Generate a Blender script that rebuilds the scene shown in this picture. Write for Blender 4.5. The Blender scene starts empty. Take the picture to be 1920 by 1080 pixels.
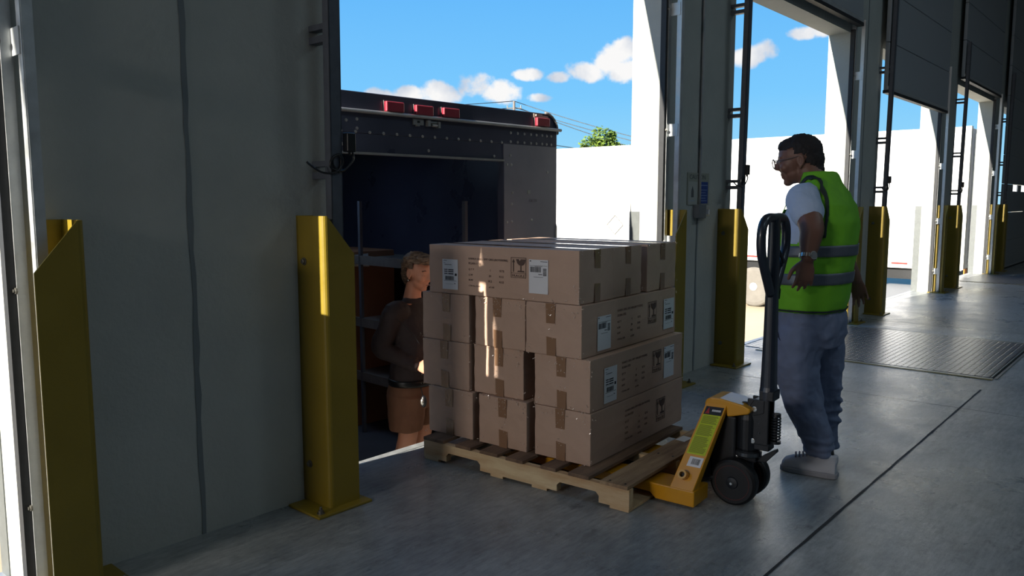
import bpy, bmesh, math, random
from mathutils import Vector, Matrix
from math import sin, cos, pi, radians as RAD
random.seed(7)
C = bpy.context.scene.collection
SC = bpy.context.scene

# ------------------------------------------------------------------ camera
CAM_H = 1.40
FPX = 1470.0
PITCH = math.atan(163 / FPX)
AZ = RAD(41.1)
cd = bpy.data.cameras.new('camera'); cam = bpy.data.objects.new('camera', cd); C.objects.link(cam)
cd.sensor_width = 36; cd.lens = FPX / 1920 * 36; cd.clip_start = .05; cd.clip_end = 3000
fwd = Vector((cos(AZ) * cos(PITCH), sin(AZ) * cos(PITCH), -sin(PITCH)))
cam.location = (0, 0, CAM_H)
cam.rotation_euler = fwd.to_track_quat('-Z', 'Y').to_euler()
SC.camera = cam

# ------------------------------------------------------------------ view
SC.view_settings.view_transform = 'Standard'
SC.view_settings.look = 'None'
SC.view_settings.gamma = 1
SC.view_settings.use_curve_mapping = False
SC.view_settings.exposure = 0.3

def lin(c):
    c = c / 255
    return c / 12.92 if c <= .04045 else ((c + .055) / 1.055) ** 2.4
def S(r, g, b): return (lin(r), lin(g), lin(b), 1)

# ------------------------------------------------------------------ sun
SUN = Vector((1, -.105, -.445)).normalized()
sd = bpy.data.lights.new('sun', 'SUN'); so = bpy.data.objects.new('sun', sd); C.objects.link(so)
sd.energy = 11.5; sd.angle = RAD(.53); sd.color = (1, .93, .80)
so.rotation_euler = SUN.to_track_quat('-Z', 'Y').to_euler(); so.location = (-20, 6, 14)

# ------------------------------------------------------------------ sky with clouds
world = bpy.data.worlds.new('sky'); SC.world = world; world.use_nodes = True
def build_world():
    nt = world.node_tree; N = nt.nodes; L = nt.links; N.clear()
    out = N.new('ShaderNodeOutputWorld'); bg = N.new('ShaderNodeBackground')
    tc = N.new('ShaderNodeTexCoord'); sep = N.new('ShaderNodeSeparateXYZ')
    L.new(tc.outputs['Generated'], sep.inputs[0])
    def M(op, a, b=None, c=None):
        n = N.new('ShaderNodeMath'); n.operation = op
        for i, v in enumerate((a, b, c)):
            if v is None: continue
            if isinstance(v, (int, float)): n.inputs[i].default_value = v
            else: L.new(v, n.inputs[i])
        return n.outputs[0]
    az = M('MULTIPLY', M('ARCTAN2', sep.outputs['Y'], sep.outputs['X']), 180 / pi)
    el = M('MULTIPLY', M('ARCSINE', sep.outputs['Z']), 180 / pi)
    ramp = N.new('ShaderNodeValToRGB')
    L.new(M('DIVIDE', M('ADD', el, 5.0), 95.0), ramp.inputs[0])
    cr = ramp.color_ramp
    cr.elements[0].position = 0; cr.elements[0].color = S(196, 228, 240)
    cr.elements[1].position = 1; cr.elements[1].color = S(30, 96, 190)
    for p, c in ((.07, S(158, 218, 246)), (.13, S(122, 200, 252)), (.22, S(96, 180, 248)), (.34, S(74, 158, 238))):
        e = cr.elements.new(p); e.color = c
    noise = N.new('ShaderNodeTexNoise'); noise.inputs['Scale'].default_value = 30; noise.inputs['Detail'].default_value = 7
    noise.inputs['Roughness'].default_value = .58
    L.new(tc.outputs['Generated'], noise.inputs['Vector'])
    nz = M('MULTIPLY', M('SUBTRACT', noise.outputs['Fac'], .5), 2.8)
    # azimuth, elevation, half-width, half-height of every cloud puff (degrees)
    puffs = [(50.2, 7.3, 1.4, .7), (48.6, 7.4, 1.7, .85), (46.3, 7.6, 1.8, .95), (43.9, 8.2, 1.5, 1.1), (42.0, 7.6, 1.7, .9), (39.2, 7.3, 1.0, .4),
             (39.6, 8.9, 1.4, .5), (37.8, 8.7, 1.5, .5), (36.0, 9.1, 1.6, .85), (34.4, 9.9, 1.4, 1.1), (33.2, 10.4, 1.1, 1.1), (32.6, 9.1, 1.8, .95), (30.5, 10.0, 2.0, 1.1),
             (25.3, 9.6, 1.6, .8), (23.7, 10.0, 1.3, .85), (21.2, 11.0, 1.4, .5), (20.0, 11.1, 1.3, .6), (18.9, 9.4, .8, .9), (17.2, 10.5, 1.6, 1.2),
             (49.0, 16.0, 2.2, .3), (66, 12, 4, 2), (75, 18, 6, 2.5), (10, 14, 5, 2), (85, 9, 6, 2), (100, 12, 7, 3), (130, 16, 9, 3), (150, 9, 7, 2), (0, 8, 5, 2)]
    acc = None; shade = None
    for a0, e0, w, h in puffs:
        u = M('POWER', M('ABSOLUTE', M('DIVIDE', M('SUBTRACT', az, a0), w)), 2)
        dv = M('DIVIDE', M('SUBTRACT', el, e0), h)
        v = M('POWER', M('ABSOLUTE', dv), 2)
        d = M('SUBTRACT', 1.0, M('ADD', u, v))
        acc = d if acc is None else M('MAXIMUM', acc, d)
    m = N.new('ShaderNodeMapRange'); m.interpolation_type = 'SMOOTHSTEP'
    m.inputs['From Min'].default_value = 0.0; m.inputs['From Max'].default_value = .75
    L.new(M('ADD', acc, nz), m.inputs['Value'])
    n2 = N.new('ShaderNodeTexNoise'); n2.inputs['Scale'].default_value = 14; n2.inputs['Detail'].default_value = 5
    L.new(tc.outputs['Generated'], n2.inputs['Vector'])
    cc = N.new('ShaderNodeValToRGB'); L.new(n2.outputs['Fac'], cc.inputs[0])
    cc.color_ramp.elements[0].position = .36; cc.color_ramp.elements[0].color = S(196, 204, 218)
    cc.color_ramp.elements[1].position = .56; cc.color_ramp.elements[1].color = S(250, 248, 246)
    mix = N.new('ShaderNodeMix'); mix.data_type = 'RGBA'
    L.new(M('MULTIPLY', m.outputs[0], .97), mix.inputs['Factor']); L.new(ramp.outputs[0], mix.inputs['A']); L.new(cc.outputs[0], mix.inputs['B'])
    L.new(mix.outputs['Result'], bg.inputs['Color']); bg.inputs['Strength'].default_value = .83
    L.new(bg.outputs[0], out.inputs[0])
build_world()

# added unseen fill lamps: cool ones overhead, a strong warm one low at left
for x, y, z, e, c, tilt in ((2, -3.5, 7.2, 30, (.62, .84, 1), 0), (9, -3.5, 7.2, 62, (.70, .88, 1), 0), (16, -4.5, 7.2, 8, (.60, .83, 1), 0), (3, -11, 7.2, 44, (.60, .83, 1), 0), (11, -11, 7.2, 34, (.60, .83, 1), 0),
                            (-8, 2.35, 3.4, 215, (1, .92, .86), 1)):
    ld = bpy.data.lights.new('interior_fill', 'AREA'); lo = bpy.data.objects.new('interior_fill', ld); C.objects.link(lo)
    ld.shape = 'RECTANGLE'; ld.size = 2.4; ld.size_y = .8; ld.energy = e; ld.color = c
    lo.location = (x, y, z)
    if tilt: lo.rotation_euler = Vector((.96, -.06, -.18)).to_track_quat('-Z', 'Y').to_euler()

# ------------------------------------------------------------------ materials
MATS = {}
def mat(name, col, rough=.6, metal=0., var=0., vscale=6., bump=0., bscale=60., col2=None, rvar=0., spec=None, coat=0., emit=None, estr=0., alpha=None, trans=0., stretch=None):
    if name in MATS: return MATS[name]
    m = bpy.data.materials.new(name); m.use_nodes = True; MATS[name] = m
    nt = m.node_tree; N = nt.nodes; L = nt.links; b = N['Principled BSDF']
    b.inputs['Base Color'].default_value = col; b.inputs['Roughness'].default_value = rough; b.inputs['Metallic'].default_value = metal
    if spec is not None: b.inputs['Specular IOR Level'].default_value = spec
    if coat: b.inputs['Coat Weight'].default_value = coat; b.inputs['Coat Roughness'].default_value = .15
    if trans: b.inputs['Transmission Weight'].default_value = trans
    if emit: b.inputs['Emission Color'].default_value = emit; b.inputs['Emission Strength'].default_value = estr
    tc = N.new('ShaderNodeTexCoord'); src = tc.outputs['Object']
    if stretch:
        mp = N.new('ShaderNodeMapping'); mp.inputs['Scale'].default_value = stretch; L.new(src, mp.inputs['Vector']); src = mp.outputs[0]
    if var or rvar or col2:
        n = N.new('ShaderNodeTexNoise'); n.inputs['Scale'].default_value = vscale; n.inputs['Detail'].default_value = 6; n.inputs['Roughness'].default_value = .62
        L.new(src, n.inputs['Vector'])
        r = N.new('ShaderNodeValToRGB'); L.new(n.outputs['Fac'], r.inputs[0])
        r.color_ramp.elements[0].position = .34; r.color_ramp.elements[1].position = .66
        if col2 is None: col2 = (col[0] * (1 - var), col[1] * (1 - var), col[2] * (1 - var), 1)
        r.color_ramp.elements[0].color = col2; r.color_ramp.elements[1].color = col
        L.new(r.outputs[0], b.inputs['Base Color'])
        if rvar:
            mr = N.new('ShaderNodeMapRange'); mr.inputs['From Min'].default_value = .35; mr.inputs['From Max'].default_value = .65
            mr.inputs['To Min'].default_value = max(.05, rough - rvar); mr.inputs['To Max'].default_value = min(1, rough + rvar)
            L.new(n.outputs['Fac'], mr.inputs['Value']); L.new(mr.outputs[0], b.inputs['Roughness'])
    if bump:
        n2 = N.new('ShaderNodeTexNoise'); n2.inputs['Scale'].default_value = bscale; n2.inputs['Detail'].default_value = 4
        L.new(src, n2.inputs['Vector'])
        bp = N.new('ShaderNodeBump'); bp.inputs['Strength'].default_value = bump; bp.inputs['Distance'].default_value = .01
        L.new(n2.outputs['Fac'], bp.inputs['Height']); L.new(bp.outputs[0], b.inputs['Normal'])
    return m

def floor_material():
    m = bpy.data.materials.new('worn_concrete_floor'); m.use_nodes = True; nt = m.node_tree; N = nt.nodes; L = nt.links; b = N['Principled BSDF']
    tc = N.new('ShaderNodeTexCoord')
    def noise(scale, det=6, rough=.6, mp=None):
        n = N.new('ShaderNodeTexNoise'); n.inputs['Scale'].default_value = scale; n.inputs['Detail'].default_value = det; n.inputs['Roughness'].default_value = rough
        if mp:
            q = N.new('ShaderNodeMapping'); q.inputs['Scale'].default_value = mp; L.new(tc.outputs['Object'], q.inputs[0]); L.new(q.outputs[0], n.inputs['Vector'])
        else: L.new(tc.outputs['Object'], n.inputs['Vector'])
        return n
    a = noise(1.1, 7, .65); r = N.new('ShaderNodeValToRGB'); L.new(a.outputs['Fac'], r.inputs[0])
    r.color_ramp.elements[0].position = .36; r.color_ramp.elements[0].color = S(128, 134, 138)
    r.color_ramp.elements[1].position = .64; r.color_ramp.elements[1].color = S(172, 176, 176)
    s = noise(9, 8, .7); r2 = N.new('ShaderNodeValToRGB'); L.new(s.outputs['Fac'], r2.inputs[0])
    r2.color_ramp.elements[0].position = .3; r2.color_ramp.elements[0].color = (.62, .62, .62, 1)
    r2.color_ramp.elements[1].position = .5; r2.color_ramp.elements[1].color = (1, 1, 1, 1)
    mx = N.new('ShaderNodeMix'); mx.data_type = 'RGBA'; mx.blend_type = 'MULTIPLY'; mx.inputs['Factor'].default_value = .8
    L.new(r.outputs[0], mx.inputs['A']); L.new(r2.outputs[0], mx.inputs['B'])
    # dark scuffs
    sc = noise(2.6, 10, .78, (1, 2.2, 1)); r3 = N.new('ShaderNodeValToRGB'); L.new(sc.outputs['Fac'], r3.inputs[0])
    r3.color_ramp.elements[0].position = .33; r3.color_ramp.elements[0].color = (.38, .38, .39, 1)
    r3.color_ramp.elements[1].position = .42; r3.color_ramp.elements[1].color = (1, 1, 1, 1)
    m2 = N.new('ShaderNodeMix'); m2.data_type = 'RGBA'; m2.blend_type = 'MULTIPLY'; m2.inputs['Factor'].default_value = .8
    L.new(mx.outputs['Result'], m2.inputs['A']); L.new(r3.outputs[0], m2.inputs['B'])
    # fine hairline wear running with the traffic
    hl = noise(16, 8, .8, (.5, 2.6, 1)); r4 = N.new('ShaderNodeValToRGB'); L.new(hl.outputs['Fac'], r4.inputs[0])
    r4.color_ramp.elements[0].position = .40; r4.color_ramp.elements[0].color = (.72, .72, .72, 1)
    r4.color_ramp.elements[1].position = .60; r4.color_ramp.elements[1].color = (1.12, 1.12, 1.1, 1)
    m3 = N.new('ShaderNodeMix'); m3.data_type = 'RGBA'; m3.blend_type = 'MULTIPLY'; m3.inputs['Factor'].default_value = .9
    L.new(m2.outputs['Result'], m3.inputs['A']); L.new(r4.outputs[0], m3.inputs['B'])
    L.new(m3.outputs['Result'], b.inputs['Base Color'])
    rr = noise(1.7, 8, .7); mr = N.new('ShaderNodeMapRange'); mr.inputs['From Min'].default_value = .3; mr.inputs['From Max'].default_value = .7
    mr.inputs['To Min'].default_value = .20; mr.inputs['To Max'].default_value = .44
    L.new(rr.outputs['Fac'], mr.inputs['Value']); L.new(mr.outputs[0], b.inputs['Roughness'])
    b.inputs['Specular IOR Level'].default_value = .6
    bn = noise(9, 9, .75, (.8, 1.6, 1)); bp = N.new('ShaderNodeBump'); bp.inputs['Strength'].default_value = .22; bp.inputs['Distance'].default_value = .02
    L.new(bn.outputs['Fac'], bp.inputs['Height']); L.new(bp.outputs[0], b.inputs['Normal'])
    return m

def tread_material(name, base, pitch=.03):
    m = bpy.data.materials.new(name); m.use_nodes = True; nt = m.node_tree; N = nt.nodes; L = nt.links; b = N['Principled BSDF']
    tc = N.new('ShaderNodeTexCoord'); sep = N.new('ShaderNodeSeparateXYZ'); L.new(tc.outputs['Object'], sep.inputs[0])
    def M(op, a, c=None):
        n = N.new('ShaderNodeMath'); n.operation = op
        for i, v in enumerate((a, c)):
            if v is None: continue
            if isinstance(v, (int, float)): n.inputs[i].default_value = v
            else: L.new(v, n.inputs[i])
        return n.outputs[0]
    k = 2 * pi / pitch
    sx = M('SINE', M('MULTIPLY', sep.outputs['X'], k)); sy = M('SINE', M('MULTIPLY', sep.outputs['Y'], k * .5))
    h = M('MAXIMUM', M('MULTIPLY', sx, sy), 0)
    h = M('MINIMUM', M('MULTIPLY', h, 2.5), 1)
    rp = N.new('ShaderNodeValToRGB'); L.new(h, rp.inputs[0])
    rp.color_ramp.elements[0].color = (base[0] * .12, base[1] * .12, base[2] * .14, 1); rp.color_ramp.elements[1].color = base
    L.new(rp.outputs[0], b.inputs['Base Color']); b.inputs['Metallic'].default_value = .6
    b.inputs['Roughness'].default_value = .32
    bp = N.new('ShaderNodeBump'); bp.inputs['Strength'].default_value = 1; bp.inputs['Distance'].default_value = .012
    L.new(h, bp.inputs['Height']); L.new(bp.outputs[0], b.inputs['Normal'])
    return m

M_wall = mat('painted_concrete_panel', S(176, 178, 172), .8, var=.10, vscale=3, bump=.25, bscale=45)
M_wallout = M_wall
M_caulk = mat('grey_caulk', S(118, 124, 126), .8)
M_yel = mat('safety_yellow_paint', S(138, 118, 34), .42, var=.12, vscale=5, bump=.05, rvar=.08)
M_bolt = mat('dull_steel', S(120, 118, 112), .45, .8)
M_galv = mat('galvanised_steel', S(196, 200, 202), .42, .55, var=.15, vscale=20, rvar=.1)
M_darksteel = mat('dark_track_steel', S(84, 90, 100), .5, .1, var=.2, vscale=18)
M_rubber = mat('black_rubber', S(34, 36, 40), .6, var=.35, vscale=30)
M_door = mat('door_panel_paint', S(150, 154, 158), .55)
M_floor = floor_material()
M_tread = tread_material('diamond_tread_plate', S(180, 184, 190), .05)
M_ceil = mat('ceiling_paint', S(150, 152, 152), .8)
M_yard = mat('sunlit_yard_concrete', S(196, 180, 152), .9, var=.14, vscale=.8, bump=.1, bscale=12)
M_white = mat('white_trailer_skin', S(236, 236, 236), .45)
M_black = mat('satin_black', S(18, 20, 24), .38)
M_card = mat('brown_cardboard', S(198, 168, 148), .78, var=.08, vscale=7, bump=.06, bscale=18)
M_cardD = mat('cardboard_print', S(92, 74, 66), .8)
M_tape = mat('packing_tape', S(150, 116, 90), .22, coat=.6, bump=.25, bscale=50)
M_tapeclear = mat('crinkled_clear_tape', S(214, 196, 180), .16, bump=.6, bscale=120, coat=1)
M_paper = mat('white_label_paper', S(226, 228, 232), .6)
M_ink = mat('label_ink', S(40, 42, 50), .7)

# ------------------------------------------------------------------ mesh helpers
def fin(name, bm, m, parent=None, smooth=False, bevel=0, loc=None, rot=None):
    bmesh.ops.recalc_face_normals(bm, faces=bm.faces[:])
    me = bpy.data.meshes.new(name); bm.to_mesh(me); bm.free()
    o = bpy.data.objects.new(name, me); C.objects.link(o)
    if isinstance(m, (list, tuple)):
        for x in m: me.materials.append(x)
    else: me.materials.append(m)
    if parent: o.parent = parent
    if smooth:
        for p in me.polygons: p.use_smooth = True
    if bevel:
        bv = o.modifiers.new('bevel', 'BEVEL'); bv.width = bevel; bv.segments = 2; bv.limit_method = 'ANGLE'; bv.angle_limit = RAD(40)
    if loc: o.location = loc
    if rot: o.rotation_euler = rot
    return o
def tag(o, label=None, cat=None, group=None, kind=None):
    if label: o['label'] = label
    if cat: o['category'] = cat
    if group: o['group'] = group
    if kind: o['kind'] = kind
    return o
def thing(name, label, cat, loc=(0, 0, 0), rz=0, group=None):
    o = bpy.data.objects.new(name, None); C.objects.link(o); o.location = loc; o.rotation_euler = (0, 0, rz); o.empty_display_size = .1
    return tag(o, label, cat, group)
def struct(name, bm, m, **k):
    o = fin(name, bm, m, **k); o['kind'] = 'structure'; return o
def copy_tree(o, parent=None):
    c = o.copy(); C.objects.link(c)
    if parent: c.parent = parent
    for ch in list(o.children): copy_tree(ch, c)
    return c

def box(bm, x0, x1, y0, y1, z0, z1, mtx=None, mi=0):
    vs = [bm.verts.new(Vector(p)) for p in ((x0, y0, z0), (x1, y0, z0), (x1, y1, z0), (x0, y1, z0), (x0, y0, z1), (x1, y0, z1), (x1, y1, z1), (x0, y1, z1))]
    if mtx is not None:
        for v in vs: v.co = mtx @ v.co
    for f in ((0, 3, 2, 1), (4, 5, 6, 7), (0, 1, 5, 4), (1, 2, 6, 5), (2, 3, 7, 6), (3, 0, 4, 7)):
        fc = bm.faces.new([vs[i] for i in f]); fc.material_index = mi
    return bm
def BX(*a, **k): return box(bmesh.new(), *a, **k)
def prism(bm, pts, d, mtx=None):
    """closed polygon pts (3D) extruded by the vector d"""
    a = [bm.verts.new(Vector(p)) for p in pts]; b = [bm.verts.new(Vector(p) + Vector(d)) for p in pts]
    if mtx is not None:
        for v in a + b: v.co = mtx @ v.co
    bm.faces.new(a); bm.faces.new(b[::-1]); n = len(a)
    for i in range(n): bm.faces.new((a[i], b[i], b[(i + 1) % n], a[(i + 1) % n]))
    return bm
def cyl(bm, p0, p1, r, seg=20, r1=None, cap=True):
    p0, p1 = Vector(p0), Vector(p1); r1 = r if r1 is None else r1
    ax = (p1 - p0).normalized(); s = ax.orthogonal().normalized(); t = ax.cross(s)
    A = []; B = []
    for i in range(seg):
        a = 2 * pi * i / seg; d = s * cos(a) + t * sin(a); A.append(bm.verts.new(p0 + d * r)); B.append(bm.verts.new(p1 + d * r1))
    for i in range(seg): bm.faces.new((A[i], A[(i + 1) % seg], B[(i + 1) % seg], B[i]))
    if cap: bm.faces.new(A[::-1]); bm.faces.new(B)
    return bm
def ring(bm, c, ax, r0, r1, th, seg=24):
    """flat annulus with thickness th along ax"""
    c = Vector(c); ax = Vector(ax).normalized(); s = ax.orthogonal().normalized(); t = ax.cross(s); R = []
    for i in range(seg):
        a = 2 * pi * i / seg; d = s * cos(a) + t * sin(a)
        R.append([bm.verts.new(c + d * r + ax * h) for r, h in ((r0, 0), (r1, 0), (r1, th), (r0, th))])
    for i in range(seg):
        a, b = R[i], R[(i + 1) % seg]
        for j in range(4): bm.faces.new((a[j], b[j], b[(j + 1) % 4], a[(j + 1) % 4]))
    return bm
def lathe(bm, c, ax, prof, seg=32):
    """prof: (distance along ax, radius)"""
    c = Vector(c); ax = Vector(ax).normalized(); s = ax.orthogonal().normalized(); t = ax.cross(s); rings = []
    for h, r in prof:
        rings.append([bm.verts.new(c + ax * h + (s * cos(2 * pi * i / seg) + t * sin(2 * pi * i / seg)) * max(r, 1e-4)) for i in range(seg)])
    for a, b in zip(rings, rings[1:]):
        for i in range(seg): bm.faces.new((a[i], a[(i + 1) % seg], b[(i + 1) % seg], b[i]))
    bm.faces.new(rings[0][::-1]); bm.faces.new(rings[-1])
    return bm
def smooth_path(pts, n=6):
    pts = [Vector(p) for p in pts]; out = []
    P = [pts[0]] + pts + [pts[-1]]
    for i in range(1, len(P) - 2):
        a, b, c, d = P[i - 1:i + 3]
        for k in range(n):
            t = k / n
            out.append(.5 * ((2 * b) + (c - a) * t + (2 * a - 5 * b + 4 * c - d) * t * t + (3 * b - a - 3 * c + d) * t ** 3))
    out.append(pts[-1]); return out
def tube(bm, pts, r, seg=10, closed=False):
    pts = [Vector(p) for p in pts]; n = len(pts); rings = []; prev = None
    for i, p in enumerate(pts):
        a = pts[i - 1] if (i > 0 or closed) else pts[i]; b = pts[(i + 1) % n] if (i < n - 1 or closed) else pts[i]
        t = (b - a).normalized()
        s = t.orthogonal().normalized() if prev is None else (prev - t * prev.dot(t)).normalized()
        prev = s; u = t.cross(s); rr = r[i] if isinstance(r, (list, tuple)) else r
        rings.append([bm.verts.new(p + (s * cos(2 * pi * k / seg) + u * sin(2 * pi * k / seg)) * rr) for k in range(seg)])
    m = n if closed else n - 1
    for i in range(m):
        a, b = rings[i], rings[(i + 1) % n]
        for k in range(seg): bm.faces.new((a[k], a[(k + 1) % seg], b[(k + 1) % seg], b[k]))
    if not closed: bm.faces.new(rings[0][::-1]); bm.faces.new(rings[-1])
    return bm
def ellipsoid(bm, c, r, rot=None, seg=20, rings=12):
    c = Vector(c); Rm = rot if rot is not None else Matrix.Identity(3); rows = []
    for j in range(1, rings):
        th = pi * j / rings
        rows.append([bm.verts.new(c + Rm @ Vector((r[0] * sin(th) * cos(2 * pi * i / seg), r[1] * sin(th) * sin(2 * pi * i / seg), r[2] * cos(th)))) for i in range(seg)])
    top = bm.verts.new(c + Rm @ Vector((0, 0, r[2]))); bot = bm.verts.new(c - Rm @ Vector((0, 0, r[2])))
    for i in range(seg):
        bm.faces.new((top, rows[0][i], rows[0][(i + 1) % seg])); bm.faces.new((bot, rows[-1][(i + 1) % seg], rows[-1][i]))
    for a, b in zip(rows, rows[1:]):
        for i in range(seg): bm.faces.new((a[i], b[i], b[(i + 1) % seg], a[(i + 1) % seg]))
    return bm
def loft(bm, secs, seg=28, power=2.0, cap=True):
    """secs: (centre, side vector * a, front vector * b)"""
    rings = []
    for c, a, b in secs:
        c, a, b = Vector(c), Vector(a), Vector(b); rg = []
        for i in range(seg):
            t = 2 * pi * i / seg; ct, st = cos(t), sin(t)
            f = (abs(ct) ** power + abs(st) ** power) ** (-1 / power)
            rg.append(bm.verts.new(c + a * ct * f + b * st * f))
        rings.append(rg)
    for a, b in zip(rings, rings[1:]):
        for i in range(seg): bm.faces.new((a[i], a[(i + 1) % seg], b[(i + 1) % seg], b[i]))
    if cap:
        bm.faces.new(rings[0][::-1]); bm.faces.new(rings[-1])
    return bm
def limb(bm, pts, rad, seg=16):
    """tapering round limb with rounded ends"""
    pts = smooth_path(pts, 5); n = len(pts); k = len(rad) - 1; rr = []
    for i in range(n):
        t = i / (n - 1) * k; j = min(int(t), k - 1); f = t - j; rr.append(rad[j] * (1 - f) + rad[j + 1] * f)
    d0 = (pts[0] - pts[1]).normalized(); d1 = (pts[-1] - pts[-2]).normalized()
    P = [pts[0] + d0 * rr[0] * .95, pts[0] + d0 * rr[0] * .6] + pts + [pts[-1] + d1 * rr[-1] * .6, pts[-1] + d1 * rr[-1] * .95]
    Rr = [rr[0] * .3, rr[0] * .8] + rr + [rr[-1] * .8, rr[-1] * .3]
    return tube(bm, P, Rr, seg)
def bake(o):
    dg = bpy.context.evaluated_depsgraph_get(); dg.update()
    me = bpy.data.meshes.new_from_object(o.evaluated_get(dg)); o.modifiers.clear(); o.data = me
    for p in me.polygons: p.use_smooth = True
    return o
def fused(name, bm, m, parent=None, voxel=.008, it=4, wr=0., wscale=.08, wr2=0.):
    """one continuous skin grown over overlapping volumes"""
    o = fin(name, bm, m, parent)
    r = o.modifiers.new('r', 'REMESH'); r.mode = 'VOXEL'; r.voxel_size = voxel; r.use_smooth_shade = True
    s = o.modifiers.new('s', 'SMOOTH'); s.factor = .5; s.iterations = it
    if wr:
        t = bpy.data.textures.new('wrinkle', 'CLOUDS'); t.noise_scale = wscale; t.noise_depth = 2
        d = o.modifiers.new('d', 'DISPLACE'); d.texture = t; d.strength = wr; d.mid_level = .5; d.texture_coords = 'LOCAL'
    return bake(o)
def text_mesh(name, s, size, m, parent, loc, rot, align='LEFT', xs=1.0, ext=.0004):
    cu = bpy.data.curves.new(name, 'FONT'); cu.body = s; cu.size = size; cu.align_x = align; cu.extrude = ext; cu.resolution_u = 2
    t = bpy.data.objects.new(name, cu); C.objects.link(t)
    dg = bpy.context.evaluated_depsgraph_get(); dg.update()
    me = bpy.data.meshes.new_from_object(t.evaluated_get(dg)); bpy.data.objects.remove(t)
    me.materials.clear(); me.materials.append(m)
    o = bpy.data.objects.new(name, me); C.objects.link(o); o.parent = parent; o.location = loc; o.rotation_euler = rot; o.scale = (xs, 1, 1)
    return o

# ------------------------------------------------------------------ the setting
WY = 3.076; WT = .24; WO = WY + WT                    # inner and outer face of the dock wall
GN = [1.067, 5.293, 9.386, 13.408, 17.436]            # guards right of each doorway
GF = [2.04, 6.182, 10.238, 14.227, 18.206]            # guards left of each doorway
ER = [.87, 5.19, 9.28, 13.31, 17.34]                  # right-hand concrete edges
EL = [-2.7, 2.27, 6.41, 10.47, 14.46, 18.44]         # left-hand concrete edges
HZ = 3.27
struct('floor', BX(-12, 26, -20, WO, -.3, 0), M_floor)
bm = bmesh.new()
box(bm, -12, EL[0], WY, WO, 0, 8)
for i in range(5): box(bm, ER[i], EL[i + 1], WY, WO, 0, 8)
box(bm, 21.5, 26, WY, WO, 0, 8)
for i in range(6):
    x0 = EL[i]; x1 = ER[i] if i < 5 else 21.5
    box(bm, x0, x1, WY, WO, HZ, 8)
box(bm, -12, 26, WO - .02, WO, -1.25, -.3)
struct('wall_front', bm, M_wall)
struct('wall_back', BX(-12, 26, -20.2, -20, 0, 8), M_wall)
struct('wall_left', BX(-12.2, -12, -20, WO, 0, 8), M_wall)
struct('wall_right', BX(26, 26.2, -20, WO, 0, 8), M_wall)
struct('ceiling', BX(-12, 26, -20, WO, 8, 8.2), M_ceil)
# caulked panel joints
n = 1
for x in (1.545, 5.815, 9.88):
    bm = bmesh.new(); zs = [i * .1 for i in range(81)]; L_ = []
    for z in zs:
        j = random.uniform(-.004, .004); w = .011 + random.uniform(-.003, .004)
        L_.append((bm.verts.new((x + j - w, WY - .003, z)), bm.verts.new((x + j + w, WY - .003, z)), bm.verts.new((x + j + w * .6, WY + .004, z)), bm.verts.new((x + j - w * .6, WY + .004, z))))
    for a, b in zip(L_, L_[1:]):
        for k in range(4): bm.faces.new((a[k], a[(k + 1) % 4], b[(k + 1) % 4], b[k]))
    struct('trim_%d' % n, bm, M_caulk); n += 1
# floor joints
M_joint = mat('floor_joint_filler', S(52, 54, 56), .8, var=.4, vscale=30)
def joint(p, q, w):
    global n
    p = Vector(p); q = Vector(q); d = (q - p); L0 = d.length; d.normalize(); s = Vector((-d.y, d.x, 0)); bm = bmesh.new(); rows = []
    k = int(L0 / .12) + 1
    for i in range(k + 1):
        c = p + d * L0 * i / k; a = w * random.uniform(.7, 1.4); b = w * random.uniform(.7, 1.4)
        rows.append((bm.verts.new(c + s * a + Vector((0, 0, .0015))), bm.verts.new(c - s * b + Vector((0, 0, .0015)))))
    for a, b in zip(rows, rows[1:]): bm.faces.new((a[0], a[1], b[1], b[0]))
    struct('trim_%d' % n, bm, M_joint); n += 1
joint((-2, 1.13, 0), (6.62, 1.13, 0), .006)
joint((6.05, -6, 0), (5.9, 2.9, 0), .003)
joint((9.75, -4, 0), (9.75, 3.0, 0), .003)
joint((11.7, .6, 0), (26, .6, 0), .004)
# steel angle along the dock edge in the doorways
for i in range(5):
    struct('trim_%d' % n, BX(EL[i] + .002, ER[i] - .002, WO - .05, WO + .004, -.06, .003), M_galv); n += 1
# galvanised corner guards on the jamb reveals
for i in range(5):
    bm = BX(ER[i] - .004, ER[i], WO - .085, WO + .003, 0, 1.32)
    struct('trim_%d' % n, bm, mat('weathered_zinc', S(104, 108, 108), .5, .3, var=.15, vscale=25)); n += 1

# overhead doors: panels standing above the openings (door 3 hangs partly lowered, door 5 closed)
def overhead_door(idx, x0, x1, zb, windows=False):
    bm = bmesh.new(); z = zb; y0, y1 = 2.965, 3.012
    ph = .575
    while z < 7.2:
        if windows and z <= 1.45 < z + ph - .05:
            zs0, zs1 = 1.60, 1.74; xs = [x0, 19.30, 19.90, 20.30, 21.05, x1]
            box(bm, x0, x1, y0, y1, z + .004, zs0); box(bm, x0, x1, y0, y1, zs1, z + ph - .004)
            for a, b in ((0, 1), (2, 3), (4, 5)): box(bm, xs[a], xs[b], y0, y1, zs0, zs1)
        else: box(bm, x0, x1, y0, y1, z + .004, z + ph - .004)
        z += ph
    o = struct('door_%d' % idx, bm, M_door, bevel=.004)
    tag(fin('bottom_seal', BX(x0, x1, 2.955, 3.02, zb - .03, zb + .006), M_rubber, o))
    tag(fin('bottom_rail', BX(x0, x1, 2.957, 2.965, zb + .01, zb + .05), M_galv, o))
    return o
overhead_door(0, EL[0] - .12, ER[0] + .05, 3.36)
overhead_door(1, EL[1] - .12, ER[1] + .05, 3.36)
overhead_door(2, EL[2] - .12, ER[2] + .05, 3.36)
overhead_door(3, EL[3] - .12, ER[3] + .05, 2.74)
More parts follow.
